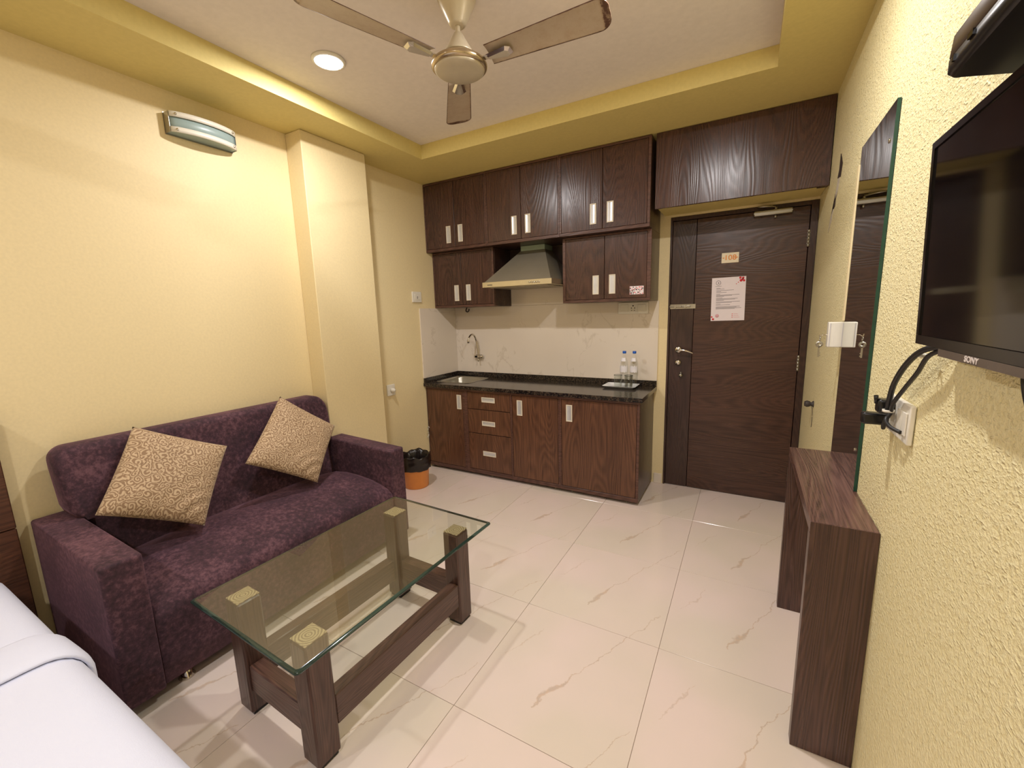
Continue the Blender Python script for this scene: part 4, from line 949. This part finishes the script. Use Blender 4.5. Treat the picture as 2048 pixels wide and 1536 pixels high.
# ------------------------------------------------------------------ wall lamp (unlit)
wlp = thing('wall_lamp', 'unlit bowed frosted glass wall lamp with two white straps on the left wall', 'wall lamp', (0, -2.09, 2.29))
y0, y1 = -2.236, -1.938; z0, z1 = 2.286, 2.378; ns = 14
def bow(ins, depth):
    return [(0.012+depth*(1-(2*k/ns-1)**2)**0.8+ins, y0+(y1-y0)*k/ns) for k in range(ns+1)]
def bowshell(bm, d0, za, zb, th=0.0):
    C_ = bow(0.03, d0); low = [bm.verts.new((x, y, za)) for x, y in C_]; hi = [bm.verts.new((x, y, zb)) for x, y in C_]
    bl = [bm.verts.new((0.002, y, za)) for x, y in C_]; bh = [bm.verts.new((0.002, y, zb)) for x, y in C_]
    for k in range(ns):
        bm.faces.new((low[k], low[k+1], hi[k+1], hi[k])).smooth = True
        bm.faces.new((low[k], low[k+1], bl[k+1], bl[k])); bm.faces.new((hi[k], hi[k+1], bh[k+1], bh[k])); bm.faces.new((bl[k], bl[k+1], bh[k+1], bh[k]))
    bm.faces.new((low[0], hi[0], bh[0], bl[0])); bm.faces.new((low[-1], hi[-1], bh[-1], bl[-1]))
bm = NB(); bowshell(bm, 0.040, z0+0.003, z1-0.003); obj('frosted_glass', W2(bm, wlp), m_frost, wlp)
for za, zb in ((z0, z0+0.024), (z1-0.024, z1)):
    bm = NB(); C_ = bow(0.0345, 0.040)
    a = [[bm.verts.new((x+dx, y, z)) for x, y in C_] for dx, z in ((0, za), (0.004, za), (0.004, zb), (0, zb))]
    for q in range(4):
        for k in range(ns): bm.faces.new((a[q][k], a[q][k+1], a[(q+1) % 4][k+1], a[(q+1) % 4][k])).smooth = q == 1
    for e in (0, -1): bm.faces.new([a[q][e] for q in range(4)])
    obj('lamp_strap', W2(bm, wlp), m_white, wlp)
bm = NB(); box(bm, 0.0008, 0.0018, y0-0.006, y1+0.006, z0-0.004, z1+0.004); box(bm, 0.002, 0.046, y0-0.0035, y0-0.0005, z0, z1, 0.001); box(bm, 0.002, 0.046, y1+0.0005, y1+0.0035, z0, z1, 0.001); obj('back_plate', W2(bm, wlp), m_steel, wlp)
bm = NB()
for y in (y0+0.02, y1-0.02):
    for z in (z0+0.012, z1-0.012):
        k = (y-y0)/(y1-y0); x = 0.0385+0.012+0.040*(1-(2*k-1)**2)**0.8
        lathe(bm, [(0.006, 0), (0.005, 0.004), (0, 0.006)], x, y, 10, z, axis='x')
obj('strap_screws', W2(bm, wlp), m_chrome, wlp)

# ------------------------------------------------------------------ bed and headboard
bd = thing('bed', 'bed with white linen at the lower left, dark wood headboard on the left wall', 'bed', (1.15, -4.0, 0))
YB1 = -3.074; YB0 = -4.85; XB0, XB1 = 0.20, 2.12; ZBED = 0.562
boxobj('bed_base', 0.10, 2.08, YB0+0.06, YB1-0.10, 0.03, 0.27, m_head, bd, 0.004)
boxobj('mattress', XB0+0.06, XB1-0.06, YB0+0.06, YB1-0.06, 0.272, ZBED-0.035, m_sheet, bd, 0.04, 4)
bm = NB(); nx, nyy = 110, 110; rad = 0.075; V = []
RC = 0.13
def sheet_pt(s, t_, lift=0.0):
    """flat cloth coordinate -> point on the rounded bed top and its hanging sides"""
    cx = min(max(s, XB0+RC), XB1-RC); cy = min(max(t_, YB0+RC), YB1-RC)
    dx, dy = s-cx, t_-cy; q = math.hypot(dx, dy); a0 = RC-rad; L1 = rad*math.pi/2
    if q <= a0: h, drop, nh, nv = q, 0.0, 0.0, 1.0
    elif q < a0+L1: a = (q-a0)/rad; h, drop, nh, nv = a0+rad*math.sin(a), rad*(1-math.cos(a)), math.sin(a), math.cos(a)
    else: h, drop, nh, nv = RC, rad+(q-a0-L1), 1.0, 0.0
    ux, uy = (dx/q, dy/q) if q > 1e-9 else (0, 0)
    hang = max(0, drop-rad); h += 0.007*math.sin(7*s+9*t_)*min(1, hang*6)
    top = 0.004*math.sin(2.3*s+0.6)*math.sin(3.1*t_)+0.0015*math.sin(11*s+4*t_)
    return (cx+ux*(h+lift*nh), cy+uy*(h+lift*nh), ZBED+top*nv-min(drop, ZBED-0.06)+lift*nv)
s0, s1, t0, t1 = XB0-0.05, XB1+0.38, YB0-0.38, YB1+0.40
for i in range(nx+1):
    row = []
    for j in range(nyy+1): row.append(bm.verts.new(sheet_pt(s0+(s1-s0)*i/nx, t0+(t1-t0)*j/nyy)))
    V.append(row)
for i in range(nx):
    for j in range(nyy): bm.faces.new((V[i][j], V[i+1][j], V[i+1][j+1], V[i][j+1])).smooth = True
obj('bed_sheet', W2(bm, bd), m_sheet, bd)
# turned-down fold band lying across the bed
bm = NB(); V = []; prof = [(0.855, 0.0015), (0.858, 0.008), (0.872, 0.014), (0.93, 0.017), (0.985, 0.019), (1.008, 0.018), (1.020, 0.013), (1.024, 0.007), (1.018, 0.0015)]
for j in range(141):
    t_ = (YB1+0.30)+(t0-0.0-(YB1+0.30))*j/140; row = []
    for k, (x, h) in enumerate(prof):
        xx = x+0.006*math.sin(4*t_+1)+0.10*max(0, (t_-(YB1-0.10)))
        row.append(bm.verts.new(sheet_pt(xx, t_, h*0.85)))
    V.append(row)
for A_, B_ in zip(V, V[1:]):
    for k in range(len(prof)-1): bm.faces.new((A_[k], A_[k+1], B_[k+1], B_[k])).smooth = True
obj('sheet_fold', W2(bm, bd), m_sheet, bd)
hb = bd
boxobj('headboard', 0.012, 0.075, YB0-0.1, -2.985, 0.62, 1.06, m_head, bd, 0.003)
boxobj('headboard_lower', 0.012, 0.072, YB0-0.1, -2.985, 0.02, 0.6165, m_head, bd, 0.003)
